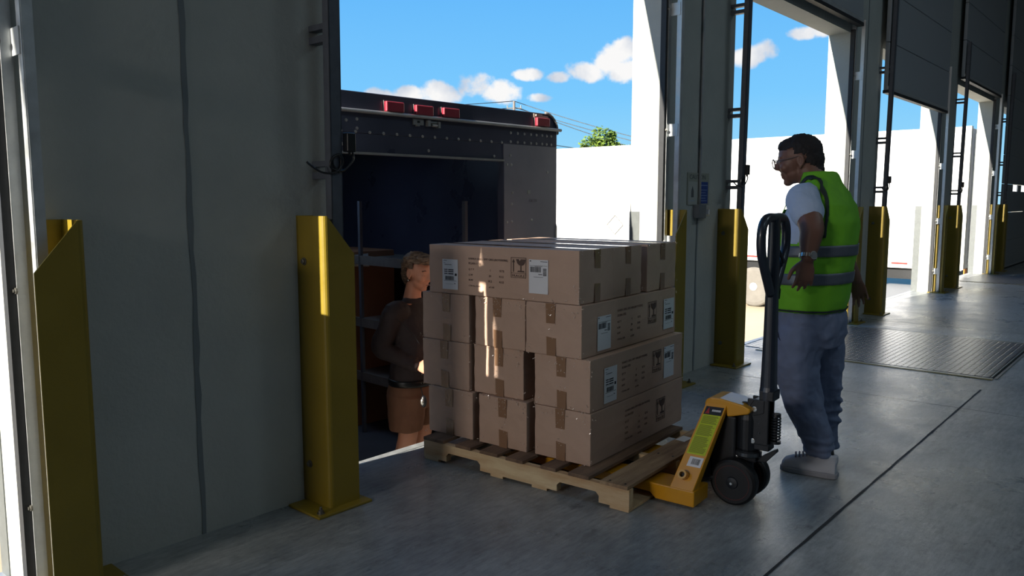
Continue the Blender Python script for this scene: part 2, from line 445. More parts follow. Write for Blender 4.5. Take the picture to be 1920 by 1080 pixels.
overhead_door(4, EL[4] - .12, ER[4] + .05, 3.36)
d5 = overhead_door(5, EL[5] - .12, 21.55, .02, True)
fin('window_pane', box(BX(19.30, 19.90, 2.985, 2.99, 1.60, 1.74), 20.30, 21.05, 2.985, 2.99, 1.60, 1.74), mat('glowing_pane', S(235, 238, 240), .4, emit=(1, 1, 1, 1), estr=.8), d5)  # panes emit light themselves in place of the daylight behind them

# ------------------------------------------------------------------ yellow track guards
def guard_bolt(bm, p, r=.012):
    x, y, z = p; ring(bm, (x, y, z), (0, 0, 1), 0.0005, r * 1.5, .003, 12); lathe(bm, (x, y, z + .003), (0, 0, 1), [(0, r), (.012, r), (.013, r * .5), (.026, r * .5), (.028, r * .35)], 8)
def make_guard(sg):
    """sg=+1: return leg points to +X; local origin at the wall foot"""
    t = thing('track_guard', 'x', 'guard')
    D = WY - 2.87 - .003; W = .165; H = 1.335; th = .007
    bm = bmesh.new()
    # leg standing square to the wall, rounded fold, leg parallel to the wall with a sloping top
    r = .022; arc = [(-0, -D + r)]
    for k in range(5):
        a = pi / 2 * k / 4; arc.append((sg * (r - r * cos(a)), -D + r - r * sin(a)))
    prof = [(0, 0), (0, -D * .5)] + arc + [(sg * W * .45, -D), (sg * W, -D)]
    def top(x): return H if abs(x) < r else H - (abs(x) - r) / (W - r) * .172
    A = []; B = []
    pts = prof
    for i, (x, y) in enumerate(pts):
        a = pts[max(0, i - 1)]; b = pts[min(len(pts) - 1, i + 1)]
        tx, ty = b[0] - a[0], b[1] - a[1]; L0 = math.hypot(tx, ty); nx, ny = -ty / L0, tx / L0
        q = (x + nx * th, y + ny * th) if sg > 0 else (x - nx * th, y - ny * th)
        A.append((bm.verts.new((x, y, .012)), bm.verts.new((x, y, top(x)))))
        B.append((bm.verts.new((q[0], q[1], .012)), bm.verts.new((q[0], q[1], top(x)))))
    k = len(pts)
    for i in range(k - 1):
        bm.faces.new((A[i][0], A[i + 1][0], A[i + 1][1], A[i][1])); bm.faces.new((B[i][0], B[i][1], B[i + 1][1], B[i + 1][0]))
        bm.faces.new((A[i][1], A[i + 1][1], B[i + 1][1], B[i][1])); bm.faces.new((A[i][0], B[i][0], B[i + 1][0], A[i + 1][0]))
    for i in (0, k - 1): bm.faces.new((A[i][0], A[i][1], B[i][1], B[i][0]))
    box(bm, *sorted((0, sg * .085)), -.010, -.003, .012, H)
    fin('guard_plate', bm, M_yel, t, smooth=False)
    x0, x1 = sorted((-sg * .095, sg * .20))
    fin('base_plate', BX(x0, x1, -D - .05, -.012, 0, .012), M_yel, t, bevel=.003)
    for p in ((-sg * .06, -D - .012), (sg * .165, -D + .05)):
        fin('anchor_bolt', guard_bolt_bm(p), M_bolt, t)
    for z in (.19, 1.13):
        b = bmesh.new(); lathe(b, (0, -.055, z), (-sg, 0, 0), [(0, .018), (.003, .018), (.004, .012), (.012, .012), (.014, .007)], 10); fin('wall_bolt', b, M_bolt, t)
    return t
def guard_bolt_bm(p):
    b = bmesh.new(); guard_bolt(b, (p[0], p[1], .012)); return b
gfar = make_guard(1); gnear = make_guard(-1)
where_n = ['yellow bent steel track guard nearest the camera, its sloped top sunlit inside',
           'yellow track guard behind the stacked boxes, only its sunlit tip showing above them',
           'yellow track guard just behind the back of the man in the green vest',
           'yellow track guard at the far side of the doorway with the half lowered door',
           'yellow track guard at the far side of the farthest open doorway']
where_f = ['tall yellow track guard with sloped top at the open doorway beside the dark truck',
           'yellow track guard standing between the cardboard boxes and the jack handle, truck wheel beside it',
           'yellow track guard with a lit yellow strip, right behind the man near the tread plate',
           'yellow track guard between the half lowered door and the last open doorway',
           'farthest yellow track guard, beside the dark closed door with small lit panes']
for i in range(5):
    for src, xs, lab in ((gnear, GN, where_n), (gfar, GF, where_f)):
        g = src if i == 0 else copy_tree(src)
        g.location = (xs[i], WY, 0); g['label'] = lab[i]; g['group'] = 'yellow track guards'

# ------------------------------------------------------------------ door tracks
def make_track_right():
    """jamb seal, angle and slotted track of the right side of an opening; origin at the concrete edge on the wall face"""
    t = thing('door_track', 'x', 'door track')
    fin('rubber_seal', BX(-.004, .028, -.045, -.002, .003, 3.30), M_rubber, t)
    bm = BX(.024, .060, -.052, -.046, .003, 3.34); box(bm, .024, .028, -.052, -.010, .003, 3.34)
    fin('jamb_angle', bm, M_galv, t)
    bm = BX(.062, .066, -.135, -.098, .01, 3.4); box(bm, .066, .100, -.102, -.098, .01, 3.4); box(bm, .066, .100, -.137, -.133, .01, 3.4)
    fin('track_rail', bm, M_galv, t, rot=None)
    for z in (.28, 1.05, 1.88, 2.75):
        b = BX(.057, .062, -.125, -.004, z, z + .09)
        fin('bracket', b, M_galv, t)
        b = bmesh.new(); lathe(b, (.024, -.05, z + .045), (-1, 0, 0), [(0, .011), (.006, .011), (.007, .006), (.012, .006)], 8); fin('bracket_bolt', b, M_bolt, t)
    return t
def make_track_left():
    t = thing('door_track', 'x', 'door track')
    # leaning slightly off the wall towards the top
    def X(z): return -.095 - .028 * z / 3
    bm = bmesh.new()
    for (x0, x1, y0, y1) in ((-.125, -.065, 0, .005), (-.125, -.120, 0, .045), (-.070, -.065, 0, .045)):
        vs = []
        for z in (.01, 3.9):
            o = X(z) - .045
            vs.append([bm.verts.new((x0, o + y0, z)), bm.verts.new((x1, o + y0, z)), bm.verts.new((x1, o + y1, z)), bm.verts.new((x0, o + y1, z))])
        a, b = vs; bm.faces.new(a[::-1]); bm.faces.new(b)
        for k in range(4): bm.faces.new((a[k], a[(k + 1) % 4], b[(k + 1) % 4], b[k]))
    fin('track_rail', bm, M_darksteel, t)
    for z in (.35, 1.12, 1.50, 2.10, 2.95):
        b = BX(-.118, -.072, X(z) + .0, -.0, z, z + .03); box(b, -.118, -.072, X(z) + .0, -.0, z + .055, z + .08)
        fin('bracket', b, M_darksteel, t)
    return t
tr = make_track_right(); tl = make_track_left()
lab_r = ['grey galvanised door track and rubber seal at the very left edge of the picture',
         'grey galvanised door track on the sunlit white jamb behind the box stack',
         'grey galvanised door track behind the head of the man in the vest',
         'grey galvanised door track on the far jamb of the half lowered door',
         'grey galvanised door track on the far jamb of the farthest open doorway']
lab_l = ['dark slotted door track beside the dark truck, above the tall yellow guard',
         'dark slotted door track with sensor, between the boxes and the man in the vest',
         'dark slotted door track at the near side of the half lowered door',
         'dark slotted door track at the near side of the farthest open doorway',
         'dark slotted door track against the closed door with lit panes']
for i in range(5):
    g = tr if i == 0 else copy_tree(tr)
    g.location = (ER[i], WY, 0); g['label'] = lab_r[i]; g['group'] = 'door tracks'
    g = tl if i == 0 else copy_tree(tl)
    g.location = (EL[i + 1] + (.02 if i else -.018), WY, 0); g['label'] = lab_l[i]; g['group'] = 'door tracks'

for o in list(tr.children):
    if o.name.startswith('bracket') and (o.name.startswith('bracket_bolt') is False) and min(v.co.z for v in o.data.vertices) < 1.5: bpy.data.objects.remove(o)

# photo-eye sensors with their cables, on the left-hand tracks
def make_sensor():
    t = thing('door_sensor', 'x', 'sensor')
    fin('sensor_housing', BX(-.005, .042, -.02, .02, .0, .085), M_black, t, bevel=.005)
    b = bmesh.new(); cyl(b, (.018, 0, .025), (.018, 0, -.015), .006, 8)
    tube(b, smooth_path([(.036, 0, .0), (.040, 0, -.03), (.02, .0, -.055), (-.02, .0, -.085), (-.06, 0, -.075), (-.075, 0, -.045), (-.055, 0, -.018), (-.03, 0, -.03), (-.035, 0, -.07), (-.07, 0, -.095), (-.12, .01, -.095), (-.16, .02, -.075), (-.19, .03, -.05)], 5), .005, 8)
    tube(b, smooth_path([(-.04, 0, -.09), (-.085, 0, -.07), (-.075, 0, -.03), (-.035, 0, -.015), (-.02, 0, -.05), (-.05, 0, -.09)], 5), .006, 8)
    fin('sensor_cable', b, M_black, t, smooth=True)
    return t
sn = make_sensor()
lab_s = ['black door sensor with a looped cable on the track beside the dark truck',
         'black door sensor with a looped cable left of the man wearing glasses',
         'small black door sensor on the track right behind the man, above the tread plate',
         'smallest black door sensor on the track of the farthest open doorway']
for i in range(4):
    g = sn if i == 0 else copy_tree(sn)
    g.location = (EL[i + 1] - .068, WY - .165, 1.62); g['label'] = lab_s[i]; g['group'] = 'door sensors'

# ------------------------------------------------------------------ sign, conduit and switch on the second wall pier
t = thing('dock_sign', 'grey and blue caution instruction sign on the wall behind the boxes', 'sign', (5.635, WY, 1.37))
fin('sign_board', BX(0, .36, -.006, 0, 0, .255), mat('sign_board_grey', S(150, 152, 140), .5), t)
fin('blue_panel', BX(.20, .34, -.008, -.006, .01, .185), mat('sign_blue', S(40, 70, 140), .5), t)
fin('white_panel', BX(.01, .165, -.008, -.006, .0, .185), mat('sign_white', S(170, 172, 166), .5), t)
b = BX(.21, .33, -.0085, -.008, .155, .160)
for k in range(5): box(b, .212, .212 + (.09 if k % 2 else .11), -.0085, -.008, .03 + k * .022, .034 + k * .022)
box(b, .018, .12, -.0085, -.008, .03, .034)
fin('printed_lines', b, mat('sign_print', S(150, 170, 200), .6), t)
b = bmesh.new(); prism(b, [(.06, -.0085, .06), (.10, -.0085, .06), (.10, -.0085, .11), (.08, -.0085, .15), (.06, -.0085, .11)], (0, .0004, 0)); fin('printed_drawing', b, mat('sign_dark', S(86, 90, 92), .6), t)
text_mesh('lettering', 'CAUTION', .052, mat('sign_dark', S(86, 90, 92), .6), t, (.03, -.0065, .205), (pi / 2, 0, 0), xs=1.15)
b = bmesh.new(); tube(b, [(5.82, WY - .016, 1.372), (5.82, WY - .016, 7.9)], .011, 10)
o = fin('conduit', b, M_galv, smooth=True); tag(o, 'thin grey metal conduit running down the wall in front of the caution sign', 'conduit')
t = thing('wall_switch', 'small grey switch box at the lower end of the wall conduit', 'switch', (5.745, WY, 1.262))
fin('switch_box', BX(0, .115, -.06, 0, 0, .11), mat('switch_grey', S(104, 112, 120), .5), t, bevel=.005)
fin('outlet_box', BX(.115, .20, -.045, 0, .015, .10), M_galv, t, bevel=.004)
fin('switch_lever', BX(.155, .170, -.06, -.045, .03, .07), M_paper, t)

# ------------------------------------------------------------------ dock levelers
def leveler(x0, x1, y0, y1, label):
    t = thing('dock_leveler', label, 'dock leveler', ((x0 + x1) / 2, y0, 0))
    cx = (x0 + x1) / 2; w = (x1 - x0) / 2; d = y1 - y0
    fin('deck_plate', BX(-w, w, 0, d, .001, .008), M_tread, t)
    for xa in (-w - .055, w + .01): fin('curb_angle', BX(xa, xa + .045, -.03, d, .0005, .006), mat('worn_curb_steel', S(150, 152, 150), .35, .6), t)
    for xa in (-w - .080, w + .056): fin('painted_edge', BX(xa, xa + .024, -.03, d, .0008, .004), M_yel, t)
    b = BX(-w - .01, w + .01, -.055, -.035, .001, .006); box(b, -w, w, -.02, -.008, .001, .012)
    fin('rear_hinge', b, mat('worn_curb_steel', S(150, 152, 150), .35, .6), t)
    fin('rear_gap', BX(-w - .01, w + .01, -.036, -.019, .0007, .0015), M_rubber, t)
    fin('lip_plate', BX(-w + .05, w - .05, d, d + .16, -.03, .004), M_tread, t)
    return t
leveler(7.10, 9.0, 1.16, 3.07, 'steel tread plate dock leveler with yellow edges behind the man')
leveler(15.55, 17.25, .9, 3.07, 'far steel tread plate leveler before the farthest open doorway')

# ------------------------------------------------------------------ the yard outside
GZ = -1.25
tag(struct('floor_yard', BX(-60, 160, WO, 160, GZ - .3, GZ), M_yard))


# ------------------------------------------------------------------ parcel truck backed up to the first doorway
M_trk = mat('flare_veiled_brown_paint', S(66, 68, 86), .34, var=.25, vscale=2.5, rvar=.08)  # brown paint with the bluish flare haze mixed into its colour
M_trkin = mat('truck_interior_panel', S(96, 98, 108), .6, var=.2, vscale=3)
M_alu = mat('scuffed_aluminium', S(168, 166, 164), .4, .6, var=.2, vscale=14)
M_lens = mat('red_lamp_lens', S(150, 38, 56), .4, coat=.2)
def truck():
    t = thing('parcel_truck', 'dark brown box truck backed up to the doorway with its rear door open', 'truck', (4.43, 3.445, 0), math.atan2(.055, 1) * -1)
    # local axes: -x across the truck, +y forward; w = -x
    W = 2.44; TZ = 2.0; BZ = -.55; Ln = 5.2; R = .13
    th = .035
    def shell(name, x0, x1, y0, y1, z0, z1, m=M_trk, **k): return fin(name, BX(x0, x1, y0, y1, z0, z1), m, t, **k)
    # roof and rounded upper sides as one skin
    prof = [(0, BZ), (0, TZ - R)] + [(-R + R * cos(a), TZ - R + R * sin(a)) for a in [pi / 2 * k / 6 for k in range(1, 7)]]
    prof += [(-W - x, z) for x, z in prof[::-1]]
    prof = [(x, z + (.012 * (1 - ((x + W / 2) / (W / 2)) ** 2) if z > TZ - .01 else 0)) for x, z in prof]
    bm = bmesh.new(); A = [];
    cx, cz = -W / 2, .7
    for off in (0, th):
        for y in (0.02, Ln):
            A.append([bm.verts.new((x + (cx - x) / abs(cx - x + 1e-9) * off if abs(x - cx) > R * 0 else x, y, z - (off if z > TZ - R * .3 else 0))) for x, z in prof])
    k = len(prof)
    for i in range(k - 1):
        bm.faces.new((A[0][i], A[0][i + 1], A[1][i + 1], A[1][i])); bm.faces.new((A[2][i], A[3][i], A[3][i + 1], A[2][i + 1]))
        bm.faces.new((A[0][i], A[2][i], A[2][i + 1], A[0][i + 1])); bm.faces.new((A[1][i], A[1][i + 1], A[3][i + 1], A[3][i]))
    for i in (0, k - 1): bm.faces.new((A[0][i], A[1][i], A[3][i], A[2][i]))
    fin('body_shell', bm, M_trk, t)
    # rear frame: header with rounded corners and two posts
    def rear_poly(z_lo, z_hi_cut=None):
        pts = [(0, z_lo), (0, TZ - R)] + [(-R + R * cos(a), TZ - R + R * sin(a)) for a in [pi / 2 * k / 6 for k in range(1, 7)]]
        return pts + [(-W - x, z) for x, z in pts[::-1]]
    bm = bmesh.new(); prism(bm, [(x, 0, z) for x, z in rear_poly(1.775)], (0, .06, 0)); fin('rear_header', bm, M_trk, t, bevel=.004)
    shell('rear_post', -.531, 0, 0, .055, BZ, 1.775, mat('flare_paled_panel', S(134, 130, 140), .42, var=.12, vscale=5), bevel=.003)  # same truck paint, coloured paler to imitate lens flare
    shell('rear_post', -W, -1.92, 0, .055, BZ, 1.775, mat('flare_paled_panel', S(96, 90, 94), .42), bevel=.003)
    shell('door_housing', -1.92, -.531, .004, .05, 1.672, 1.775, bevel=.003)
    b = BX(-1.92, -.531, -.006, .05, 1.660, 1.672); fin('housing_lip', b, M_alu, t)
    b = BX(-.538, -.531, -.004, .05, -.4, 1.66); fin('opening_trim', b, M_trk, t)
    # rain gutter
    b = bmesh.new(); tube(b, [(.016, -.022, 1.893), (-W - .016, -.022, 1.893)], .011, 10); box(b, -W, 0, -.02, 0, 1.888, 1.897); fin('rain_gutter', b, M_alu, t, smooth=False)
    b = bmesh.new(); tube(b, [(.004, -.004, 1.895)] + [(-R + (R + .004) * cos(a), -.004, TZ - R + (R + .004) * sin(a)) for a in [pi / 2 * k / 8 for k in range(9)]], .009, 8)
    fin('corner_edging', b, M_alu, t, smooth=True)
    # marker lamps
    for w0, w1, z0, z1 in ((1.369, 1.496, 1.905, 1.963), (1.150, 1.282, 1.901, 1.960), (.941, 1.070, 1.905, 1.962), (.105, .235, 1.908, 1.966)):
        l = fin('marker_lamp', BX(-w1, -w0, -.030, 0, z0, z1), M_lens, t, bevel=.006)
        fin('lamp_base', BX(-w1 - .004, -w0 + .004, -.008, .0, z0 - .004, z1 + .004), M_alu, l)
    b = BX(-.245, -.16, -.006, .0, 1.966, 1.992); box(b, -.17, -.10, -.005, 0, 1.96, 1.982); lathe(b, (-.225, -.006, 1.98), (0, -1, 0), [(0, .008), (.01, .007)], 10)
    fin('lamp_bracket', b, mat('bare_patch', S(170, 150, 140), .6), t)
    # latch catches under the gutter
    b = BX(-1.292, -1.215, -.012, 0, 1.846, 1.880); box(b, -1.262, -1.246, -.016, -.012, 1.858, 1.868, mi=1); box(b, -1.27, -1.25, -.02, 0, 1.838, 1.848)
    fin('latch_plate', b, [M_alu, M_black], t)
    b = BX(-1.190, -1.100, -.022, -.006, 1.862, 1.872); box(b, -1.195, -1.175, -.03, 0, 1.842, 1.876); box(b, -1.115, -1.098, -.03, 0, 1.836, 1.872); cyl(b, (-1.16, -.02, 1.85), (-1.12, -.02, 1.85), .009, 10)
    fin('latch_hook', b, M_alu, t)
    # rivets
    riv = [(w, z) for z in (1.849, 1.791) for w in (.062, .11, .156, .215, .27, .335, .40, .466)]
    riv += [(.47, 1.70), (.50, 1.64), (.46, 1.64), (.45, 1.455), (.455, 1.38), (.50, 1.26), (.455, 1.262), (.10, 1.60), (.26, 1.27)]
    riv += [(.55 + .095 * i, 1.782 + (.0)) for i in range(14)] + [(.62, 1.69), (1.17, 1.70), (1.78, 1.71), (1.75, 1.84), (1.68, 1.85), (1.79, 1.80), (1.68, 1.80)]
    for w, z in riv:
        b = bmesh.new(); lathe(b, (-w, .001, z), (0, -1, 0), [(0, .0095), (.003, .009), (.006, .004)], 10); fin('rivet', b, M_alu, t)
    fin('small_plate', BX(-.305, -.275, -.003, 0, 1.450, 1.474), M_alu, t)
    sc = mat('scuffed_paint', S(112, 104, 108), .6)
    text_mesh('number_lettering', '158 231', .026, sc, t, (-.29, -.001, 1.395), (pi / 2, 0, 0))
    # seal tape peeling on the lower right edge
    b = bmesh.new(); prism(b, [(-.012, -.004, 1.10), (.002, -.004, 1.10), (.002, -.004, 1.22), (-.004, -.004, 1.235), (-.014, -.004, 1.20)], (0, .003, 0)); fin('scraped_edge', b, M_alu, t)
    # cargo floor, walls, shelves
    shell('cargo_floor', -W + .04, -.04, .03, Ln, -.52, -.47, M_trkin)
    shell('bulkhead', -W + .04, -.04, Ln - .06, Ln, -.47, TZ - .05, M_trkin)
    shell('rear_bumper', -W + .02, -.02, -.05, .03, -.75, -.50, M_black)
    shell('step_plate', -2.3, -1.0, -.078, -.05, -.09 - .6, -.51, M_alu)
    ld = bpy.data.lights.new('cargo_fill', 'AREA'); ld.size = .6; ld.energy = 3.0; ld.color = (.45, .68, 1)  # added fill light that lifts the dark cargo space
    lo = bpy.data.objects.new('cargo_fill', ld); C.objects.link(lo); lo.parent = t; lo.location = (-W / 2, 1.6, 1.9)
    # rolled-up door under the roof
    b = bmesh.new(); cyl(b, (-1.95, .22, 1.80), (-.50, .22, 1.80), .11, 24); fin('rolled_door', b, M_alu, t, smooth=True)
    def shelf(x0, x1, z):
        b = BX(x0, x1, .25, Ln - .1, z, z + .02)
        edge = x1 if x0 < -W / 2 else x0
        box(b, edge - .012, edge + .012, .25, Ln - .1, z - .02, z + .05)
        fin('shelf', b, M_alu, t)
    for z in (-.02, .42, .92): shelf(-W + .04, -W + .62, z); shelf(-.62, -.04, z)
    for x in (-W + .62, -.62):
        for y in (.27, 1.5, 2.8, 4.0):
            fin('shelf_upright', BX(x - .012, x + .012, y, y + .03, -.47, 1.4), M_trkin, t)
    # panel seams of the interior end wall and the side sheet with its holes
    b = BX(-1.30, -1.285, Ln - .075, Ln - .06, -.47, TZ - .06); box(b, -.8, -.79, Ln - .075, Ln - .06, -.47, TZ - .06); fin('bulkhead_seam', b, M_alu, t)
    hp = fin('threshold_panel', BX(-1.92, -.53, .10, .115, -.47, -.30), mat('flare_paled_panel', S(96, 90, 94), .42), t)
    for i in range(8):
        for z in (-.36, -.42):
            b = bmesh.new(); lathe(b, (-1.84 + i * .105, .099, z), (0, -1, 0), [(0, .014), (.002, .014)], 12); fin('panel_hole', b, M_black, hp)
    return t
TR = truck()
TRM = Matrix.Translation((4.43, 3.445, 0)) @ Matrix.Rotation(-math.atan2(.055, 1), 4, 'Z')
# parcels on the truck shelves: things of their own
parc = [(-1.98, .42, .95, .36, .42, .30, 'brown parcel with a white label on the top shelf inside the truck'),
        (-2.02, .98, .95, .40, .40, .42, 'taller brown parcel behind the nearest one on the top shelf inside the truck'),
        (-2.0, 1.6, .95, .45, .5, .25, 'low brown parcel further in on the top shelf inside the truck'),
        (-2.0, .5, .45, .42, .5, .32, 'dark brown parcel on the middle shelf inside the truck'),
        (-1.98, 1.2, .45, .40, .45, .26, 'brown parcel behind the woman on the middle shelf inside the truck'),
        (-2.0, .6, .01, .42, .5, .30, 'brown parcel on the lowest shelf inside the truck')]
for i, (x, y, z, sx, sy, sz, lab) in enumerate(parc):
    p = thing('parcel', lab, 'parcel', TRM @ Vector((x, y, z)), -.055 + random.uniform(-.1, .1), 'parcels inside the truck')
    fin('parcel_box', BX(-sx / 2, sx / 2, -sy / 2, sy / 2, 0, sz), mat('dark_brown_card', S(150, 104, 78), .8, var=.1), p, bevel=.004)  # deeper brown than the stacked cartons
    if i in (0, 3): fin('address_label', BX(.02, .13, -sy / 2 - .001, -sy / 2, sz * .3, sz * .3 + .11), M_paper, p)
# a stand of parcels deep in the truck aisle just above the stacked cartons
aisle = [(-.98, 2.0, .86, 'low dark parcel with a torn white label in the truck aisle above the stacked cartons', True), (-.40, 2.0, .80, 'dark parcel with a crumpled pale wrapper at the right of the truck aisle', True)]
for i, (x, y, h, lab, _) in enumerate(aisle):
    p = thing('parcel', lab, 'parcel', TRM @ Vector((x, y, -.47)), -.05, 'parcels inside the truck')
    sx = .50; b = BX(-sx / 2, sx / 2, -.3, .3, 0, h + .66)
    fin('parcel_box', b, mat('dark_brown_card', S(150, 104, 78), .8), p, bevel=.006)
    b = bmesh.new(); z = h + .66
    if i == 0: prism(b, [(-.06, -.302, z - .02), (.20, -.302, z - .03), (.20, -.302, z - .12), (.02, -.302, z - .13), (-.03, -.302, z - .19)], (0, .001, 0))
    else: prism(b, [(-.2, -.302, z - .03), (-.02, -.302, z - .02), (-.01, -.302, z - .13), (-.19, -.302, z - .12)], (0, .001, 0))
    fin('torn_label', b, M_paper, p)

# ------------------------------------------------------------------ white trailer parked at the far door
def trailer():
    X0 = 18.72; Y0 = 3.70; Y1 = 18.3
    t = thing('semi_trailer', 'long white box trailer parked outside, seen sunlit through the doorways', 'trailer', (X0 + 1.3, Y0, GZ))
    g = -GZ
    fin('box_body', BX(-1.3, 1.3, 0, Y1 - Y0, g - .05, g + 2.93), M_white, t, bevel=.02)
    fin('top_rail', BX(-1.315, -1.3, 0, Y1 - Y0, g + 2.83, g + 2.94), mat('trailer_rail', S(214, 212, 206), .5), t)
    fin('bottom_rail', BX(-1.32, -1.3, 0, Y1 - Y0, g - .07, g + .06), mat('trailer_rail', S(214, 212, 206), .5), t)
    b = bmesh.new(); b2 = bmesh.new()
    for i in range(16):
        y = .2 + i * .86
        box(b, -1.323, -1.32, y, y + .33, g + .01, g + .05); box(b2, -1.323, -1.32, y + .34, y + .5, g + .01, g + .05)
    fin('red_reflective_tape', b, mat('red_tape', S(200, 40, 36), .4), t); fin('white_reflective_tape', b2, M_paper, t)
    fin('underframe', BX(-1.2, 1.2, .3, Y1 - Y0 - .4, g - .32, g - .05), M_black, t)
    # rear frame with lock rod
    fin('rear_frame', BX(-1.33, -1.18, -.03, .10, g - .05, g + 2.95), mat('trailer_rail', S(214, 212, 206), .5), t)
    b = bmesh.new(); cyl(b, (-1.02, -.05, g + .05), (-1.02, -.05, g + 2.8), .02, 10); fin('lock_rod', b, M_galv, t)
    fin('rear_lamp', BX(-1.28, -1.05, -.05, -.03, g - .16, g - .04), mat('orange_lamp', S(220, 130, 40), .4), t)
    fin('rear_bumper', BX(-1.2, 1.2, -.02, .08, g - .62, g - .5), M_black, t)
    fin('bumper_post', BX(-.7, -.6, 0, .06, g - .5, g - .05), M_black, t)
    # diamond placard
    c = Vector((-1.305, 8.75, g + .73)); b = bmesh.new(); r = .27
    for k in range(4):
        a = c + Vector((0, r * cos(k * pi / 2), r * sin(k * pi / 2))); d = c + Vector((0, r * cos((k + 1) * pi / 2), r * sin((k + 1) * pi / 2))); tube(b, [a, d], .012, 6)
    fin('placard_frame', b, M_bolt, t)
    tyre = mat('dusty_tyre', S(120, 116, 110), .9, var=.2, vscale=4)
    for y in (4.62, 5.92):
        for x in (-1.24, .98):
            w = bmesh.new(); lathe(w, (x, y, .51), (1, 0, 0), [(0, .30), (0, .40), (.02, .47), (.05, .50), (.10, .51), (.22, .51), (.26, .48), (.27, .30)], 40)
            wo = fin('wheel', w, tyre, t, smooth=False)
            h = bmesh.new(); lathe(h, (x + .05, y, .51), (-1, 0, 0), [(0, .30), (.03, .30), (.035, .27), (.0, .24), (.0, .10), (.06, .10), (.075, .07), (.08, .02)], 28); fin('wheel_rim', h, mat('white_rim', S(214, 210, 204), .5), wo)
            for k in range(10):
                a = 2 * pi * k / 10; b = bmesh.new(); lathe(b, (x + .05 - .002, y + .17 * cos(a), .51 + .17 * sin(a)), (-1, 0, 0), [(0, .016), (.02, .016)], 8); fin('lug_nut', b, M_bolt, wo)
trailer()
# grey flat platform outside the half lowered door
t = thing('loading_ramp', 'dark grey steel ramp with a raised side beam outside the half lowered door', 'ramp', (15.9, 4.0, GZ))
fin('ramp_deck', BX(-1.4, 2.4, 0, 1.0, .80, .86), mat('ramp_grey', S(92, 100, 110), .5), t)
b = bmesh.new(); prism(b, [(-1.4, -.04, .52), (2.4, -.04, .84), (2.4, -.04, .98), (-1.4, -.04, .66)], (0, .05, 0)); fin('side_beam', b, M_darksteel, t)
fin('ramp_support', BX(-1.2, -1.0, .1, .9, 0, .8), mat('ramp_grey', S(92, 100, 110), .5), t); fin('ramp_support', BX(2.1, 2.3, .1, .9, 0, .8), mat('ramp_grey', S(92, 100, 110), .5), t)

# ------------------------------------------------------------------ utility pole, wires, tree
px_, py_ = 60.5, 52.5
t = thing('utility_pole', 'distant wooden utility pole with a crossarm against the clouds', 'utility pole', (px_, py_, GZ))
PH = 12.6
b = bmesh.new(); cyl(b, (0, 0, 0), (0, 0, PH), .16, 12, .12); fin('pole', b, mat('weathered_pole', S(120, 112, 106), .8), t)
dx, dy = sin(AZ), -cos(AZ)
b = bmesh.new(); tube(b, [(-dx * .75, -dy * .75, PH - .7), (dx * .75, dy * .75, PH - .7)], .06, 6); fin('crossarm', b, mat('weathered_pole', S(120, 112, 106), .8), t)
for k in (-.68, .68):
    b = bmesh.new(); cyl(b, (dx * k, dy * k, PH - .72), (dx * k, dy * k, PH - .4), .05, 8); fin('insulator', b, M_bolt, t)
def wire(p, q, sag, lab):
    p, q = Vector(p), Vector(q); pts = [p.lerp(q, i / 16) - Vector((0, 0, sag * 4 * (i / 16) * (1 - i / 16))) for i in range(17)]
    b = bmesh.new(); tube(b, pts, .035, 5); o = fin('power_line', b, M_black, smooth=True); tag(o, lab, 'power line', 'power lines')
top = Vector((px_, py_, GZ + PH))
wire(top, (30, 92, GZ + PH - .2), .8, 'uppermost power line running left from the distant utility pole')
wire(top + Vector((-dx * .68, -dy * .68, -.7)), (26, 90, GZ + PH - 3), .8, 'lower power line running left from the distant utility pole')
wire(top, (66, 28, GZ + 5.6), .5, 'uppermost power line sloping down right from the utility pole')
wire(top + Vector((0, 0, -.6)), (65, 28, GZ + 5.3), .4, 'middle power line sloping down right from the utility pole')
wire(top + Vector((dx * .68, dy * .68, -.75)), (64, 28, GZ + 4.4), .5, 'lowest power line sloping down right from the utility pole')
wire((54, 54, GZ + 9.6), (66, 39, GZ + 6.6), .2, 'single low power line just above the white trailer beside the truck')

M_leaf = mat('tree_leaves', S(120, 142, 44), .7, col2=S(70, 96, 40), vscale=1.2)
M_leaf.node_tree.nodes['Principled BSDF'].inputs['Subsurface Weight'].default_value = 0
def tree(x, y, blobs, lab, nleaf):
    t = thing('tree', lab, 'tree', (x, y, GZ))
    b = bmesh.new(); tube(b, [(0, 0, 0), (.1, 0, 3), (0, .1, 6.2)], [.25, .18, .08], 8)
    for k in range(5):
        a = k * 1.3; tube(b, [(0, 0, 3 + k * .3), (cos(a) * 1.1, sin(a) * 1.1, 5.4 + k * .2)], [.09, .03], 6)
    fin('trunk', b, mat('bark', S(88, 74, 60), .9), t)
    b = bmesh.new()
    for (cx, cy, cz, r) in blobs:
        for _ in range(nleaf):
            d = Vector((random.gauss(0, 1), random.gauss(0, 1), random.gauss(0, 1))).normalized() * r * random.uniform(.35, 1) ** .6
            c = Vector((cx, cy, cz)) + d; s = random.uniform(.09, .17)
            u = Vector((random.gauss(0, 1), random.gauss(0, 1), random.gauss(0, 1))).normalized(); v = u.orthogonal().normalized(); 
            b.faces.new([b.verts.new(c + p) for p in (u * s, v * s * .6, -u * s, -v * s * .6)])
    fin('foliage', b, M_leaf, t)
S1 = Vector((sin(AZ), -cos(AZ), 0))
def tb(lst): return [(S1.x * a, S1.y * a, z + 1.15, r) for a, z, r in lst]
